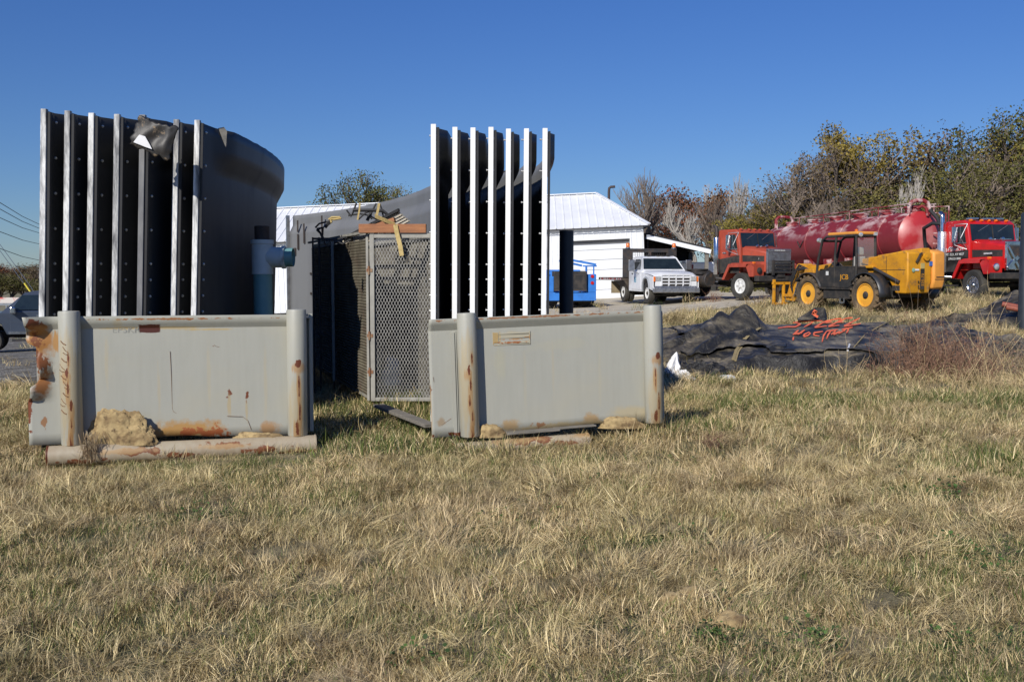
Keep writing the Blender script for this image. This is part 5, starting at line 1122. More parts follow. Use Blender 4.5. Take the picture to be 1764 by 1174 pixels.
    for y in (y0, y1):
        tub([(xr, y, .95), (xr-.02, y, 1.5), (xr+.02, y, zt_)]); tub([(xr+.95, y, .8), (xr+.95, y, 1.5), (xr+.9, y, zt_-.02)], .035)
        tub([(xr+.02, y, zt_), (xf-.4, y, zt_), (xf-.2, y, zt_-.1), (xf+.0, y, 1.6), (xf+.05, y, 1.2), (xf, y, .9)]); tub([(xr, y, 1.4), (xr+.95, y, 1.4)], .025)
    for x, z in ((xr, zt_), (xr, 1.38), (xf-.2, zt_-.12), (xf+.03, 1.25)): tub([(x, y0, z), (x, y1, z)])
    c.build('cab_frame', M['chassis'], t, smooth=50)
    b = MB(); b.box(xr+.1, xf-.1, y0, y1, .72, .82); b.prism([(xr+.98, .8), (xr+.98, 1.42), (xf, 1.25), (xf-.05, .8)], y1-.015, y1+.015); b.prism([(xr+.06, .9), (xr+.03, 1.38), (xr+.9, 1.38), (xr+.9, .78), (xr+.3, .78)], y1-.015, y1+.02); b.box(xr-.02, xr+.02, y0, y1, .95, 1.36); b.build('cab_panel', M['chassis'], t)
    b = MB(); b.box(xr-.05, xf-.45, y0-.02, y1+.02, zt_+.03, zt_+.12); b.build('roof', M['orange'], t, bevel=.03)
    for lm_ in (lambda b: b.lathe((xr-.06, y1-.1, zt_+.02), (-1, 0, 0), [(.05, -.06), (.07, 0), (.06, .03), (0, .04)], 14), lambda b: b.lathe((xf-.1, y1, zt_-.1), (1, 0, 0), [(.07, 0), (.07, .1), (0, .11)], 12), lambda b: b.box(xr-.08, xr-.02, y0, y0+.12, zt_, zt_+.1)):
        lm_(MB()).build('work_lamp', M['lens'], t, smooth=40)
    b = MB(); b.lathe((xr+.5, y0+.3, zt_+.12), (0, 0, 1), [(.05, 0), (.05, .08), (0, .1)], 12); b.build('beacon', M['amber'], t)
    st_ = MB(); st_.box(xr+.3, xr+.8, y0+.12, y1-.18, 1.12, 1.26); st_.box(xr+.24, xr+.36, y0+.14, y1-.2, 1.26, 1.72, tx=.01); st_.box(xr+.25, xr+.34, y0+.2, y1-.3, 1.76, 2.0); st_.build('seat', M['seat'], t, bevel=.03)
    b = MB(); b.lathe((xr+1.25, (y0+y1)/2, 1.45), (-.6, 0, .8), [(.17, 0), (.19, .015), (.17, .03), (.15, .015), (.17, 0)], 20); b.cyl((xr+1.25, (y0+y1)/2, 1.45), (xr+1.45, (y0+y1)/2, 1.1), .03); b.build('steering_wheel', M['dkmetal'], t)
    m, nt, p = newmat('dusty_cab_glass'); p.inputs['Base Color'].default_value = (.4,.42,.4,1); p.inputs['Roughness'].default_value = .1; p.inputs['Alpha'].default_value = .16
    pane(t, [(xr-.01, y0+.03, 1.4), (xr-.01, y1-.03, 1.4), (xr+.02, y1-.03, zt_-.05), (xr+.02, y0+.03, zt_-.05)], m, 'rear_window', .004)
    text('door_logo', 'JCB', .22, M['yellow'], t, MT((xr+.48, y1+.024, 1.02), (-1, 0, 0), (0, 0, 1)), .004, 1.1)
    b = MB(); b.box(xr+1.2, xr+1.32, y1+.018, y1+.024, 1.15, 1.27); b.build('white_sticker', M['whitepaint'], t)
    b = MB(); b.box(2.45, 3.0, .5, .95, 1.1, 1.35, tx=.06); b.build('front_cover', M['yellow'], t, bevel=.03)
telehandler()
# ================= black tarps =================
m, nt, p = newmat('dusty_black_tarpaulin'); v = coords(nt); M['tarp'] = m
d1 = ramp(nt, noi(nt, v, 1.6, 9, .62, .6), [(.44, (0,)*3), (.64, (1,)*3)]); d2 = ramp(nt, noi(nt, coords(nt, 'Object', (2, .7, 2)), 5, 8, .7), [(.3, (.15,)*3), (.6, (1,)*3)])
g1 = N(nt, 'ShaderNodeNewGeometry'); sx = N(nt, 'ShaderNodeSeparateXYZ'); nt.links.new(g1.outputs['Normal'], sx.inputs[0])
up = math_(nt, 'MULTIPLY', math_(nt, 'SUBTRACT', sx.outputs[2], .55), 2.4, True)    # dust settles on level folds
k = math_(nt, 'MULTIPLY', math_(nt, 'MULTIPLY', d1, d2), up)
nt.links.new(mixc(nt, k, (.020,.019,.018), (.32,.27,.18)), p.inputs['Base Color']); p.inputs['Roughness'].default_value = .48
bumpn(nt, p, noi(nt, v, 7, 6, .6, 1.0), .7, .08)
def fold(x, y, s):
    a = noise.noise(Vector((x*.9, y*1.4, s)))*1.4; q = noise.ridged_multi_fractal(Vector((x*.8+a, y*1.1-a, s)), 1, 2.2, 4, .9, 2)
    return q
def tarp(name, x0, x1, y0, y1, hfun, label, n=(130, 70)):
    b = MB(); c = Vector(((x0+x1)/2, (y0+y1)/2, gz((x0+x1)/2, (y0+y1)/2)))
    def H(x, y):
        return gz(x, y)+max(-.03, hfun(x, y))
    b.grid(lambda u, v_: (x0+(x1-x0)*u-c.x, y0+(y1-y0)*v_-c.y, H(x0+(x1-x0)*u, y0+(y1-y0)*v_)-c.z), *n)
    # drop cells lying under the ground
    keep = [f for f in b.f if any(b.v[i][2]+c.z > gz(b.v[i][0]+c.x, b.v[i][1]+c.y)-.02 for i in f)]; b.f = keep
    o = b.build(name, M['tarp'], smooth=50, label=label, cat='tarpaulin'); o.location = c; return o, H
def sst(a, b, t): t = min(1, max(0, (t-a)/(b-a))); return t*t*(3-2*t)
def bump_(x, y, cx, cy, rx, ry, h, p_=1.0): return h*max(0, 1-(((x-cx)/rx)**2+((y-cy)/ry)**2)**.5)**p_
def wrk(x, y, s, k=1.0):
    a = 1.6*noise.noise(Vector((x*.7, y*.7, s))); q = abs(math.sin(3.1*(x*.5+y*.9)*k+4*a)); r = abs(math.sin(5.3*(x*.9-y*.4)*k+5*a+2))
    return .035*q**.6+.022*r**.6-.04+.03*noise.noise(Vector((x*4, y*3, s)))
def h1(x, y):
    w = .18*noise.noise(Vector((x*1.1, y*.7, 5)))
    yn = 16.6+.35*noise.noise(Vector((x*1.3, 0, 2)))+.1*(x-2.6); yf = 21.2+.5*noise.noise(Vector((x, 4, 2)))
    ed = sst(0, .2, y-yn)*sst(0, .7, yf-y)*sst(0, .6, x-2.3-w)*sst(0, .2, 7.05+w*.5+.25*(y-17)-x)
    body = .31+.27*sst(17.0, 20.2, y); flat = sst(4.5, 5.0, x)*sst(0, .4, 7.3-x)*sst(17.1, 17.5, y)
    if x < 4.2: body = body*(.35+.65*sst(2.6, 4.2, x+.35*(y-18)))
    h = ed*(body+wrk(x, y, 1.7)*(1.5-1.25*flat))
    t = (y-20.0)-(x-4.6)*.30; rg = max(0, 1-abs(t)/.5)**.75
    h += .36*ed*rg*sst(3.5, 4.5, x)*sst(0, .35, 5.2-x)*(1+.25*math.sin(x*9+y*3))
    t = (y-18.4)-(x-3.9)*.9; h += .13*ed*(max(0, 1-max(t, -t*4)/.45))*sst(3.1, 3.5, x)*sst(0, .2, 4.8-x)
    t = (y-18.9)-(x-3.0)*.35; h += .10*ed*(max(0, 1-max(t, -t*5)/.5))*sst(2.5, 2.9, x)*sst(0, .3, 4.2-x)
    t = (y-17.45)+(x-5)*.10; h += .05*ed*(max(0, 1-max(t, -t*6)/.5))*sst(4.2, 4.6, x)*sst(0, .2, 6.5-x)
    return h if ed > .001 else -.1
tp1, H1 = tarp('tarpaulin', 2.1, 8.3, 16.2, 21.8, h1, 'big dusty black tarpaulin with orange spray painted words on its top', (300, 220))
def layer(name, x0, x1, y0, y1, lift, seed, n=(70, 60)):
    b = MB(); c = tp1.location
    def F(u, v_):
        ex = .25*noise.noise(Vector((v_*3, seed, 1)))+.08*noise.noise(Vector((v_*13, seed, 2))); ey = .3*noise.noise(Vector((u*3, seed, 3)))+.07*noise.noise(Vector((u*14, seed, 2)))
        x = x0+(x1-x0)*u+ex*(1 if u < .5 else -1)*abs(u-.5)*2; y = y0+(y1-y0)*v_+ey*(1-v_)
        e = min(u, v_*1.0)
        return (x-c.x, y-c.y, H1(x, y)-c.z+lift*(1.0+(.6 if e < .04 else 0)*abs(noise.noise(Vector((u*6, v_*6, seed))))))
    b.grid(F, *n); return b.build(name, M['tarp'], tp1, smooth=50, solid=.012)
layer('upper_sheet', 4.55, 6.95, 17.25, 20.6, .035, 3.0); layer('folded_sheet', 3.25, 4.9, 17.9, 20.3, .05, 9.0)
def h3(x, y):
    ed = sst(0, .5, y-(18.3+.4*noise.noise(Vector((x*1.1, 3, 1)))))*sst(0, .8, 23.4-y+.3*math.sin(x*2))*sst(0, .3, x-7.75)*sst(0, .9, 10.6-x+.5*noise.noise(Vector((y, 1, 1))))
    return ed*((.36+2.2*wrk(x, y, 8.1))+.1*noise.noise(Vector((x*1.5, y*1.5, 3)))) if ed > .001 else -.1
tarp('tarpaulin', 7.6, 11.0, 18.0, 23.6, h3, 'second dusty black tarpaulin partly hidden behind the dry brambles', (170, 150))
def h4(x, y):
    ed = sst(0, .6, 1-((x-13.4)/2.6)**2-((y-26.2)/1.5)**2); return ed*(.2+.55*sst(12.4, 13.9, x)+2.5*wrk(x, y, 3.3)) if ed > .001 else -.1
tarp('tarpaulin', 10.6, 16.2, 24.5, 27.9, h4, 'black tarpaulin heap at the right edge in front of the bright red truck', (120, 80))
b = MB()
for dy in (0, .22): b.tube([(12.45, 25.3-dy, 1.0-.2-dy*.3), (12.7, 25.2-dy, .75-dy*.3), (13.0, 25.1-dy, .68-dy*.3), (13.4, 25.0-dy, .72-dy*.3), (13.7, 25.0-dy, .85)], .07, 8)
hz = b.build('hose', pm('dull_red_hose', (.3,.08,.045), (.2,.06,.04), 20, rough=.6), smooth=50, label='pair of dull red brown hoses lying on the tarpaulin heap at the right edge', cat='hose')
# standing flap with a spray mark
def solid_poly(pts_, off, th):
    b = MB(); n = len(pts_); bk = [v_+Vector(off)*th for v_ in pts_]
    return b.add(list(pts_)+bk, [tuple(range(n)), tuple(range(2*n-1, n-1, -1))]+[((i+1) % n, i, n+i, n+(i+1) % n) for i in range(n)])
Yf = 21.2; FP = [(1374,549),(1392,537),(1405,529),(1420,530),(1423,540),(1424,551)]
b = MB()
def F(u, v_):
    x = 1374+50*u; top = np.interp(x, [1374,1392,1404,1420,1423,1424], [549,538,530,530,536,545]); y = 552-(552-top)*v_
    q = at(x, y, Yf+.12*math.sin(u*5)+.25*v_); return q
b.grid(F, 20, 8); fl = b.build('tarpaulin_flap', M['tarp'], smooth=50, solid=.02, label='standing corner of black tarpaulin with an orange spray mark behind the big tarpaulin', cat='tarpaulin')
# spray paint strokes draped on the tarp
def strokes(lines, w, name, parent, H, lift=.012):
    b = MB()
    def hit(px, py):
        d = ray(px, py); Y = 16.0; prev = None
        while Y < 23:
            q = d*(Y/d.y); z = CAMZ+q.z
            if z < H(q.x, Y)+lift: return Vector((q.x, Y, H(q.x, Y)+lift))
            Y += .02
        q = d*(20.8/d.y); return Vector((q.x, 20.8, CAMZ+q.z))
    for ln in lines:
        P = []
        for (xa, ya), (xb, yb) in zip(ln, ln[1:]):
            n = max(2, int(max(abs(xb-xa), abs(yb-ya))/1.6))
            for k in range(n): P.append((xa+(xb-xa)*k/n, ya+(yb-ya)*k/n))
        P.append(ln[-1]); n = len(P)
        for i in range(n-1):
            d = Vector((P[i+1][0]-P[i][0], P[i+1][1]-P[i][1])).normalized(); o = Vector((-d.y, d.x))*w*(.55+.45*math.sin(math.pi*min(1, (i+1)/n*1.1)))
            vs = [hit(P[i][0]-o.x, P[i][1]-o.y), hit(P[i][0]+o.x, P[i][1]+o.y), hit(P[i+1][0]+o.x+d.x*.4, P[i+1][1]+o.y), hit(P[i+1][0]-o.x+d.x*.4, P[i+1][1]-o.y)]
            if max(v_.y for v_ in vs)-min(v_.y for v_ in vs) < .9: b.add([v_-parent.location for v_ in vs], [(0, 1, 2, 3)])
    o = b.build(name, M['paintorange'], parent); return o
def zc(pts): return [(1310+x*.1077, 520+y*.1077) for x, y in pts]
ST = [[(900,300),(760,298),(560,325),(640,355),(560,395),(430,395),(285,415)], [(520,330),(760,300),(985,300)], [(850,310),(790,350),(700,400)],
 [(1180,275),(1010,320),(870,405),(1060,385)], [(1010,330),(1150,318)], [(1180,275),(1290,262)], [(1380,255),(1230,320),(1090,390),(1260,370)], [(1220,325),(1330,312)], [(1380,258),(1470,248)], [(1590,255),(1480,310),(1340,385),(1480,365),(1600,345)]]
HK = [[(610,450),(520,525)], [(710,445),(600,520)], [(540,512),(660,495)], [(780,480),(700,520),(690,550),(750,540),(800,500),(770,480)], [(1000,470),(860,490),(850,530),(940,545)], [(1060,465),(1010,540),(985,640)], [(1060,465),(1240,440)], [(1130,460),(1080,530),(1060,590)], [(1130,520),(1200,460),(1170,520),(1270,470),(1250,505),(1360,440),(1340,470)], [(1300,440),(1470,405)], [(1410,425),(1395,470),(1375,495)], [(530,560),(520,610)]]
strokes([zc(s_) for s_ in ST], 1.4, 'spray_lettering', tp1, H1, .06); strokes([zc(s_) for s_ in HK], 1.4, 'spray_lettering', tp1, H1, .06)
b = MB(); P = [at(x, y, Yf-.12) for x, y in zc([(850,130),(900,165),(830,175),(880,215),(920,240)])]
for q0, q1 in zip(P, P[1:]): b.bar(q0, q1, .05, .006, up=(0, -1, 0))
b.build('spray_mark', M['paintorange'], fl)
# lifted fold sheets, straps and white plastic on the tarp
def drape(pxs, w, m, name, parent, r=None):
    b = MB(); P = []
    for x, y in pxs:
        d = ray(x, y); Y = 16.0
        while Y < 22:
            q = d*(Y/d.y)
            if CAMZ+q.z < H1(q.x, Y)+.02: break
            Y += .02
        P.append(Vector((q.x, Y, CAMZ+q.z+.01))-parent.location)
    if r: b.tube(P, r, 6)
    else: b.ribbon(P, w, up=(0, -.6, .8), th=.012)
    return b.build(name, m, parent)
M['tan'] = pm('tan_webbing', (.36,.28,.13), (.28,.21,.1), 12, rough=.85)
b = MB()
so2 = drape([(1263,620),(1268,604),(1280,588),(1290,578),(1298,572),(1310,565),(1322,558)], .05, M['tan'], 'tie_down_strap', tp1); drape([(1267,622),(1272,606),(1284,590)], .03, M['tan'], 'tie_down_strap', tp1)
drape([(1270,588),(1276,580),(1286,576),(1284,582),(1272,592),(1280,594),(1288,586)], .035, M['tan'], 'tie_down_strap', tp1)
drape([(1470,600),(1490,577),(1520,560),(1550,546)], 0, M['tan'], 'rope', tp1, .012); drape([(1460,605),(1464,592),(1463,580)], .03, M['plastic_sheet'], 'white_strap', tp1)
def crumple(name, c, rx, ry, rz, m, label, seed, n=44, amp=.6):
    b = MB()
    def F(u, v_):
        a = u*6.2832; e = v_*1.5; d = Vector((math.cos(a)*math.cos(e), math.sin(a)*math.cos(e), math.sin(e)))
        k = 1+amp*(noise.ridged_multi_fractal(d*1.7+Vector((seed, 0, 0)), 1, 2, 4, 1, 2)-1.1)*.5
        return (d.x*rx*k, d.y*ry*k, max(-.02, d.z*rz*k)-.01)
    b.grid(F, n, n//2); o = b.build(name, m, smooth=35, label=label, cat='plastic sheet'); o.location = c; return o
def gp(px, Y, py=560): q = at(px, py, Y); return Vector((q.x, Y, gz(q.x, Y)))
crumple('crumpled_plastic', gp(1212, 16.6), .42, .3, .26, M['tarp'], 'crumpled shiny black plastic bundle at the left foot of the big tarpaulin', 3)
crumple('crumpled_plastic', gp(1180, 17.0), .3, .3, .2, M['tarp'], 'small black plastic bundle beside the pointed white plastic', 9)
b = MB(); q = gp(1160, 16.8)
def F(u, v_):
    a = u*6.2832; r = (1-v_)**.8; k = 1+.5*noise.ridged_multi_fractal(Vector((math.cos(a)*1.3, math.sin(a)*1.3, v_)), 1, 2, 4, 1, 2)-.5
    return (q.x+.16*math.cos(a)*r*k+.06*v_, q.y+.14*math.sin(a)*r*k, q.z-.02+.42*v_+.05*k*r)
b.grid(F, 30, 14); b.build('white_plastic', M['plastic_sheet'], smooth=30, label='pointed piece of crumpled white plastic beside the post of the middle panel', cat='plastic sheet')
crumple('white_plastic', gp(1180, 16.5), .24, .1, .13, M['plastic_sheet'], 'white sheet edge under the pointed white plastic', 14)
for px_, py_, s_ in ((1252, 620, .16), (1190, 627, .09)):
    q = at(px_, py_, 16.2); crumple('white_plastic', (q.x, 16.2, gz(q.x, 16.2)+.02), s_, s_*.6, s_*.45, M['plastic_sheet'], 'scrap of white plastic by the %s of the black plastic bundles' % ('right side' if s_ > .1 else 'front'), px_*.1, 20)
b = MB(); 
b.grid(lambda u, v_: (at(1160+70*u, 548, 21.5+1.2*v_).x, 21.5+1.2*v_, gz(3.8, 22)+.08+.22*abs(noise.noise(Vector((u*4, v_*3, 2))))*math.sin(math.pi*u)), 30, 12)
b.build('black_netting', M['tarp'], smooth=40, solid=.01, label='low crumpled strip of black sheeting behind the left end of the big tarpaulin', cat='plastic sheet')

# ================= dry stalks and brambles =================
SM = [pm('red_brown_stem', (.17,.085,.055), (.26,.16,.1), 30, rough=.85), pm('grey_brown_stem', (.25,.19,.13), (.17,.12,.08), 30, rough=.85), pm('straw_stalk', (.48,.37,.2), (.36,.26,.14), 30, rough=.85)]
def bramble(px, Y, W, D, H, n, mat_, label, seed, r=.0055, curl=1.0, name='dry_bramble', leafy=0, gr=None):
    rnd = random.Random(seed); c = gp(px, Y); b = MB(); lf = MB()
    for k in range(n):
        x, y = rnd.gauss(0, W*.42), rnd.gauss(0, D*.4); z = gz(c.x+x, c.y+y)-c.z; P = [Vector((x, y, z))]
        h = H*rnd.uniform(.4, 1.1)*max(.45, 1-(x/W)**2*.35); a = rnd.uniform(0, 6.28); d = Vector((math.cos(a)*.35, math.sin(a)*.35, 1)).normalized(); L_ = h*rnd.uniform(.9, 1.3); m_ = 8
        bd = Vector((rnd.gauss(0, 1), rnd.gauss(0, 1), -.55*curl*rnd.random()*1.6))*curl*.28
        for i in range(m_):
            d = (d+bd*(i/m_)+Vector((rnd.gauss(0, .12), rnd.gauss(0, .12), 0))).normalized(); q = P[-1]+d*L_/m_; q.z = max(q.z, z+.01); P.append(q)
        b.tube(P, r*rnd.uniform(.6, 1.2), 3, r1=r*.3)
        for _ in range(rnd.randint(1, 3)):
            i = rnd.randint(2, m_-1); s_ = P[i]; e = Vector((rnd.gauss(0, 1), rnd.gauss(0, 1), rnd.gauss(.3, .7))).normalized()*rnd.uniform(.06, .22); b.tube([s_, s_+e*.5+Vector((0, 0, .02)), s_+e], r*.5, 3, r1=r*.2)
            if leafy and rnd.random() < leafy:
                q = s_+e; u_ = Vector((rnd.gauss(0, 1), rnd.gauss(0, 1), rnd.gauss(0, 1))).normalized()*.022; w_ = u_.cross(Vector((rnd.gauss(0, 1), 1, 0))).normalized()*.014
                lf.add([q, q+u_+w_, q+u_*2, q+u_-w_], [(0, 1, 2, 3)])
    o = b.build('stems' if leafy else name, mat_, None) if not leafy else None
    if leafy:
        t = empty(name, c, label=label, cat='plant', group=gr); b.build('stems', mat_, t); lf.build('dead_leaves', SM[0], t); return t
    o.location = c; tag(o, label=label, cat='plant', group=gr); return o
bramble(1590, 16.2, .75, .7, 1.05, 210, SM[0], 'dense red brown bramble in front of the right end of the big tarpaulin', 1, leafy=.8)
bramble(1650, 15.8, .85, .7, .85, 200, SM[0], 'red brown bramble right of the densest one, before the second tarpaulin', 2, leafy=.8)
bramble(1600, 17.4, .9, .4, 1.5, 46, SM[1], 'tall thin grey brown stems rising behind the bramble toward the telehandler', 3, curl=.35, name='tall_weed')
bramble(1725, 16.6, .8, .8, .85, 120, SM[1], 'grey brown bramble near the right edge of the photo', 4, leafy=.5)
bramble(1700, 15.5, 1.1, .9, 1.5, 26, SM[2], 'tall straw coloured stalks standing at the right edge', 5, curl=.25, name='tall_weed', r=.006)
bramble(1690, 14.6, 1.2, .6, .4, 110, SM[2], 'low tangle of straw stalks in front of the brambles at right', 6, curl=1.2, name='dry_stalks', r=.0045)
bramble(1450, 15.4, .7, .25, .6, 12, SM[2], 'few bent straw stalks before the middle of the big tarpaulin', 7, curl=.5, name='dry_stalks', r=.005)
bramble(1225, 9.6, .12, .1, .2, 26, SM[0], 'small red brown dead weed tuft lying in the grass right of the middle panel', 8, curl=1.3, name='dead_weed', r=.003)
bramble(572, 10.6, .12, .1, .45, 10, SM[2], 'pale forked dead weed in the shade right of the left steel panel', 9, curl=.6, name='dead_weed', r=.004)
bramble(1230, 41.0, .4, .3, .55, 40, SM[0], 'brown weed tuft before the white truck bumper', 10, name='dead_weed', r=.008)
bramble(1330, 38.2, .8, .4, .5, 60, SM[1], 'brown weeds growing under the faded red truck', 12, name='dead_weed', r=.009)

# ================= trees =================
def leafmat(name, cols):
    m, nt, p = newmat(name); oi = N(nt, 'ShaderNodeObjectInfo'); v = coords(nt); at_ = N(nt, 'ShaderNodeAttribute', attribute_name='Col')
    n_ = ramp(nt, noi(nt, v, .55, 4), [(.4, (0,)*3), (.6, (1,)*3)]); c = mixc(nt, n_, cols[0], cols[1])
    c = mixc(nt, math_(nt, 'MULTIPLY', oi.outputs['Random'], .55), c, cols[2]); c = mixc(nt, 1.0, c, at_.outputs['Color'], 'MULTIPLY')
    nt.links.new(c, p.inputs['Base Color']); p.inputs['Roughness'].default_value = .75; p.inputs['Specular IOR Level'].default_value = .2; return m
LM = {'olive': leafmat('olive_leaves', [(.27,.22,.042), (.12,.11,.026), (.28,.19,.045)]), 'brown': leafmat('brown_leaves', [(.15,.10,.05), (.09,.07,.04), (.17,.115,.04)]), 'green': leafmat('dull_green_leaves', [(.13,.13,.036), (.065,.07,.022), (.19,.155,.045)]), 'russet': leafmat('russet_leaves', [(.20,.065,.035), (.14,.07,.04), (.17,.10,.04)])}
BK = pm('grey_brown_bark', (.24,.19,.15), (.16,.125,.10), 8, rough=.95, st=(3,3,.6)); BKP = pm('pale_grey_bark', (.42,.39,.35), (.30,.27,.24), 6, rough=.95, st=(3,3,.6))
def grow(seed, H, spread, levels, nb, twist=.35, lean=0.0, up=.25, trunk_frac=.3):
    rnd = random.Random(seed); trunk, twigs, tips = MB(), MB(), []
    def br(p0, d, L_, r, lv):
        m_ = 5 if lv == 0 else 3; P = [p0]
        for i in range(m_):
            d = (d+Vector((rnd.gauss(0, .13), rnd.gauss(0, .13), up*.25 if lv else 0))).normalized(); P.append(P[-1]+d*L_/m_)
        (trunk if lv < 1 else twigs).tube(P, r, 7 if lv < 1 else (5 if lv < 2 else 3), r1=r*.55)
        if lv >= levels: tips.append((P[-1], d)); tips.append((P[-2], d)); return
        n = nb[lv] 
        for k in range(n):
            t = (trunk_frac+(1-trunk_frac)*(k+rnd.random()*.8)/n) if lv == 0 else .3+.7*(k+rnd.random())/n
            i = min(m_-1, int(t*m_)); q = P[i].lerp(P[i+1], t*m_-i) if t < 1 else P[-1]
            a = rnd.uniform(0, 6.28); o_ = d.orthogonal().normalized(); o_.rotate(Matrix.Rotation(a, 3, d)); s_ = spread*rnd.uniform(.7, 1.2)
            nd = (d*(1-.25*s_)+o_*s_).normalized(); nd.z += up*.5
            br(q, nd.normalized(), L_*rnd.uniform(.45, .68)*(1.15 if lv == 0 else 1)*(1-.35*t if lv == 0 else 1), r*.5, lv+1)
        if lv > 0 or True: br(P[-1], d, L_*.45, r*.5, lv+1)
    br(Vector((0, 0, -.2)), Vector((lean, 0, 1)).normalized(), H*.55, H*.017+.04, 0)
    return trunk, twigs, tips
def mktree(name, seed, H, spread, levels, nb, leaf, nleaf, size, rad, bark=None, label='', gr=None, **kw):
    tr_, tw, tips = grow(seed, H, spread, levels, nb, **kw); rnd = np.random.RandomState(seed)
    t = empty(name, (0, 0, 0), label=label, cat='tree', group=gr); zmax = max(v_[2] for v_ in tw.v); k = H/zmax
    for b in (tr_, tw): b.v = [(x*k, y*k, z*k) for x, y, z in b.v]
    tr_.build('trunk', bark or BK, t, smooth=60); tw.build('branches', bark or BK, t)
    if leaf:
        T = np.array([tuple(q[0]*k) for q in tips]); n = nleaf; idx = rnd.randint(0, len(T), n)
        # some tips stay nearly bare: gaps in the crown
        wgt = rnd.rand(len(T))**1.3; idx = rnd.choice(len(T), n, p=wgt/wgt.sum())
        c = T[idx]+rnd.normal(0, rad, (n, 3))*[1, 1, .7]
        u = rnd.normal(size=(n, 3)); u /= np.linalg.norm(u, axis=1)[:, None]; w_ = np.cross(u, rnd.normal(size=(n, 3))); w_ /= np.linalg.norm(w_, axis=1)[:, None]
        s_ = size*rnd.uniform(.6, 1.3, (n, 1)); V = np.stack([c-u*s_, c+w_*s_*.6, c+u*s_, c-w_*s_*.6], 1).reshape(-1, 3)
        me = bpy.data.meshes.new('crown'); me.from_pydata(V.tolist(), [], np.arange(4*n).reshape(-1, 4).tolist()); me.update()
        cl = .75+.5*((rnd.rand(len(T)))[idx]); cl = np.repeat(cl*rnd.uniform(.8, 1.2, n), 4); ca = me.color_attributes.new('Col', 'FLOAT_COLOR', 'POINT')
        ca.data.foreach_set('color', np.stack([cl, cl, cl, np.ones_like(cl)], 1).astype(np.float32).ravel()); me.materials.append(LM[leaf])
        o = bpy.data.objects.new('crown', me); sc.collection.objects.link(o); o.parent = t
    note_kids(t); t['H'] = H; return t
P_ = {}
P_['olive'] = mktree('olive_tree', 11, 11, .75, 3, [9, 6, 4], 'olive', 11000, .095, .27)
P_['olive2'] = mktree('olive_tree', 12, 11, .65, 3, [10, 6, 4], 'green', 8500, .095, .30)
P_['sparse'] = mktree('sparse_tree', 13, 10, .85, 4, [8, 5, 4, 3], 'brown', 1700, .085, .25)
P_['bare'] = mktree('bare_tree', 14, 9, .55, 4, [9, 5, 4, 3], None, 0, 0, 0, up=.6)
P_['thin'] = mktree('bare_tree', 15, 9, .35, 4, [8, 5, 3, 3], None, 0, 0, 0, bark=BKP, up=.8)
P_['brown'] = mktree('scrub_tree', 16, 8, .6, 3, [11, 6, 4], 'brown', 3200, .09, .3, trunk_frac=.08)
P_['scrub'] = mktree('scrub_tree', 17, 7, .7, 3, [12, 6, 4], 'green', 5200, .10, .3, trunk_frac=.05)
P_['russet'] = mktree('scrub_tree', 18, 7, .6, 3, [10, 6, 4], 'russet', 3400, .10, .3, trunk_frac=.1)
used = set()
def tree(kind, px, top, Y, label, rz=None, sx=1.0, gr=None):
    p_ = P_[kind]; o = p_ if kind not in used else copy_tree(p_); used.add(kind)
    q = at(px, top, Y); z0 = gz(q.x, Y); s_ = (q.z-z0)/p_['H']; o.location = (q.x, Y, z0); o.rotation_euler = (0, 0, rz if rz is not None else random.uniform(0, 6.28)); o.scale = (s_*sx, s_*sx, s_)
    o['label'] = label; o['category'] = 'tree'
    if gr: o['group'] = gr
    return o
tree('bare', 1112, 291, 72, 'bushy bare brown tree just right of the white garage roof', 1.0, 1.15)
tree('thin', 1265, 293, 76, 'slender pale bare tree left of the faded red truck', 2.0, .8)
tree('sparse', 1382, 262, 66, 'wide tree with few dark leaves left of the tallest olive tree group', .6, 1.25)
tree('sparse', 1430, 232, 68, 'taller sparse dark tree whose bare limbs spread above the red tank', 3.3, 1.1)
tree('olive', 1512, 212, 70, 'full yellow olive tree above the right half of the red tank', 0.2, 1.1)
tree('brown', 1598, 238, 74, 'brown green tree just right of the full olive tree', 2.2, 1.2)
tree('thin', 1660, 214, 78, 'bare grey tree between the brown green tree and the right edge', 1.2, 1.4)
tree('olive2', 1725, 196, 66, 'tallest dark olive tree behind the bright red truck cab', 1.9, 1.1)
tree('olive2', 1640, 262, 60, 'lower dull green tree behind the left end of the bright red cab', 4.1, 1.3)
tree('bare', 1700, 240, 64, 'bare brown tree behind the roof of the bright red cab', 3.0, 1.2)
tree('olive', 1790, 205, 64, 'olive tree cut by the right edge of the photo', 4.4, 1.2)
tree('olive', 1855, 220, 70, 'yellow olive tree beyond the right edge', 1.4, 1.2)
tree('olive2', 622, 300, 95, 'olive treetop left above the curved grey tank wall', 2.0, 1.0)
tree('olive2', 682, 318, 98, 'smaller olive treetop above the curved grey tank wall', 5.0, .8)
tree('thin', 520, 347, 100, 'faint bare twigs above the left part of the long white roof', 1.0, .8)
tree('russet', 1192, 322, 78, 'low rust coloured tree right of the bushy bare tree', 0.5, 1.1)
tree('russet', 1226, 326, 82, 'rust brown treetop between two bare trees', 2.5, 1.1)
tree('thin', 1228, 312, 84, 'pale bare treetop over the rust brown tree', 2.5, .8)
tree('scrub', 1310, 330, 70, 'dull green tree directly above the faded red cab', 2.9, 1.3)
tree('thin', 1545, 285, 62, 'leafless pale tree before the full olive tree', .4, .8)
k = 0
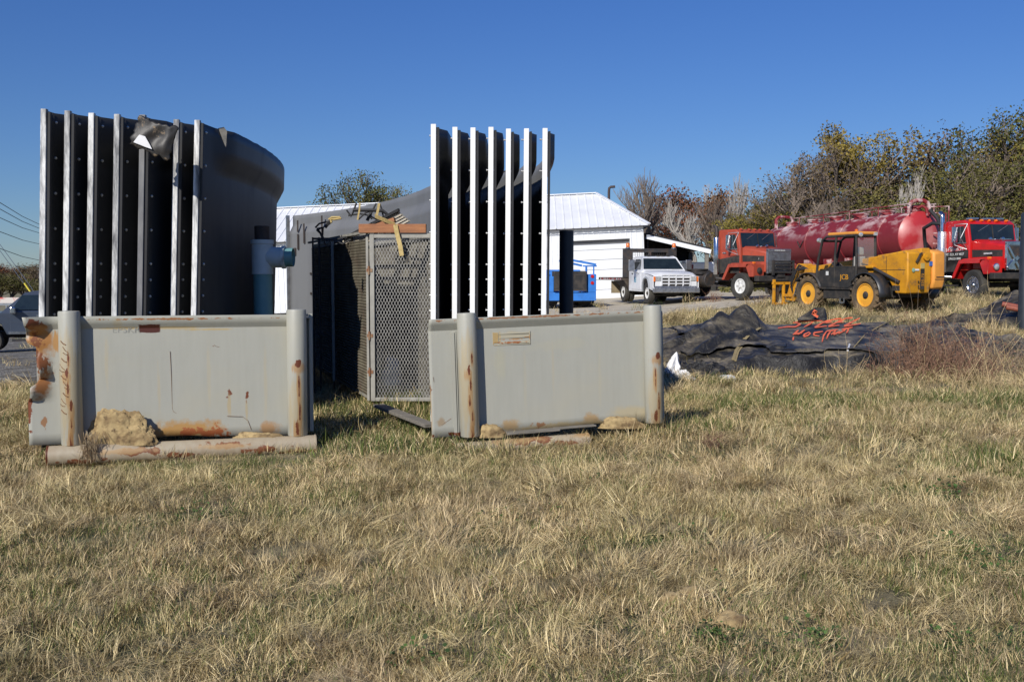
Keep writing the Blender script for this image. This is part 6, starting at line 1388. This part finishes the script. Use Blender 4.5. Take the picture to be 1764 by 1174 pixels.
for row, (Y, t0) in enumerate(((58, 388), (65, 368), (73, 348))):
    for px_ in range(1130+row*20 if row < 2 else 1090, 1960, 52):
        kind = random.choice(['scrub', 'brown', 'bare', 'olive2', 'brown', 'sparse', 'scrub', 'russet' if px_ < 1300 else 'olive', 'bare', 'thin', 'bare'])
        if xat(px_, Y) < 12.4 or (xat(px_, Y) < 14.8 and Y < 68): continue
        base_ = t0-(28 if px_ > 1350 else 0)-(30 if px_ > 1600 else 0)
        tree(kind, px_+random.uniform(-18, 18), base_+random.uniform(-16, 14), Y+random.uniform(-2.5, 2.5), 'leafy scrub tree in the dense wood behind the trucks', None, random.uniform(1.1, 1.6), gr='wood behind the trucks'); k += 1
for px_ in range(-380, 110, 22):
    Y = 150+random.uniform(-8, 14); tree(['brown', 'scrub', 'brown', 'russet', 'sparse'][random.randint(0, 4)], px_, 452+max(0, px_-20)*.12+random.uniform(-6, 5), Y, 'small tree in the far wooded slope at the left edge', None, random.uniform(1.4, 2.2), gr='far wood at the left')
for kk in range(12):
    px_ = -340+kk*38; tree('scrub', px_, 476+random.uniform(-6, 6), 138+random.uniform(-4, 4), 'low bush at the foot of the far wooded slope at the left edge', None, 2.2, gr='far wood at the left')
# low undergrowth closing the wood
b = MB(); rnd = random.Random(3)
for kk in range(9000):
    px_ = rnd.uniform(1240, 2000); Y = rnd.uniform(53, 60); x = xat(px_, Y); z = gz(x, Y)+rnd.random()**1.4*2.6; s_ = rnd.uniform(.06, .13); a = rnd.uniform(0, 6.28); u_ = Vector((math.cos(a), math.sin(a), rnd.uniform(-.6, .6)))*s_; w_ = Vector((rnd.gauss(0, .4), rnd.gauss(0, .4), 1)).normalized()*s_*.7
    c0 = Vector((x, Y, z)); b.add([c0-u_, c0-w_, c0+u_, c0+w_], [(0, 1, 2, 3)])
me_ = b.build('undergrowth', None, label='mass of low brown green undergrowth along the edge of the wood', cat='undergrowth', kind='stuff')
ca = me_.data.color_attributes.new('Col', 'FLOAT_COLOR', 'POINT'); nv = len(me_.data.vertices); cc = np.repeat(np.random.uniform(.7, 1.3, nv//4), 4); ca.data.foreach_set('color', np.stack([cc, cc, cc, np.ones_like(cc)], 1).astype(np.float32).ravel()); me_.data.materials.append(LM['green'])
# ================= overhead lines =================
pole = empty('utility_pole', (xat(150, 132), 132, gz(xat(150, 132), 132)), label='far utility pole carrying the overhead lines, behind the left stack', cat='utility pole')
b = MB(); b.cyl((0,0,0), (0,0,9), .16, .1); b.build('pole', M['greywood'], pole); b = MB(); b.bar((-1.2,0,8.2), (1.2,0,8.2), .12); b.build('crossarm', M['greywood'], pole)
for i, (ya, yb, yc) in enumerate(((268, 349, 386), (283, 360, 393), (318, 375, 401), (352, 399, 420), (388, 428, 448))):
    A = at(-160, ya, 48); B_ = at(0, yb, 62); C_ = at(67, yc, 85); D_ = at(170, yc+24, 131)
    b = MB(); P = [A, A.lerp(B_, .5)+Vector((0, 0, -.12)), B_, B_.lerp(C_, .5)+Vector((0, 0, -.1)), C_, C_.lerp(D_, .5), D_]; b.tube(P, .022, 4)
    b.build('overhead_line', M['chassis'], label='%s of the five overhead lines at the left edge' % ['topmost', 'second', 'third', 'fourth', 'lowest'][i], cat='cable')
A, B_ = at(6, 440, 70), at(60, 514, 64); b = MB(); b.tube([A+(A-B_)*1.2, B_], .02, 4); A2 = at(10, 440, 70); b.tube([A2+(A2-B_)*1.2, at(56, 498, 64), B_], .02, 4); gw = b.build('guy_wire', M['dullchrome'], label='steel guy wire with yellow guard slanting down behind the slate blue pickup', cat='cable')
b = MB(); b.tube([at(42, 488, 65.3), B_], .05, 6); b.build('yellow_guard', pm('yellow_guard', (.6,.5,.05)), gw)
b = MB(); q = at(52, 515, 90); b.box(-3, 1.6, 0, .1, -.9, -.35); o = b.build('sign_board', pm('white_red_board', (.6,.55,.5), (.5,.06,.05), .9, .5, .56), label='low red and white board far beyond the pickup', cat='board'); o.location = (q.x, 90, q.z+.5)
b = MB(); b.box(-16, 8, 0, .3, -.2, .0); 
for k in range(12): b.box(-16+k*2.1, -15.9+k*2.1, 0, .1, -.8, -.2)
o = b.build('guard_rail', M['dullchrome'], label='pale guard rail far beyond the pickup', cat='guard rail'); o.location = (q.x, 84, at(52, 522, 84).z)
# remove the hidden originals' unused custom key
for o in sc.objects:
    if 'H' in o: del o['H']
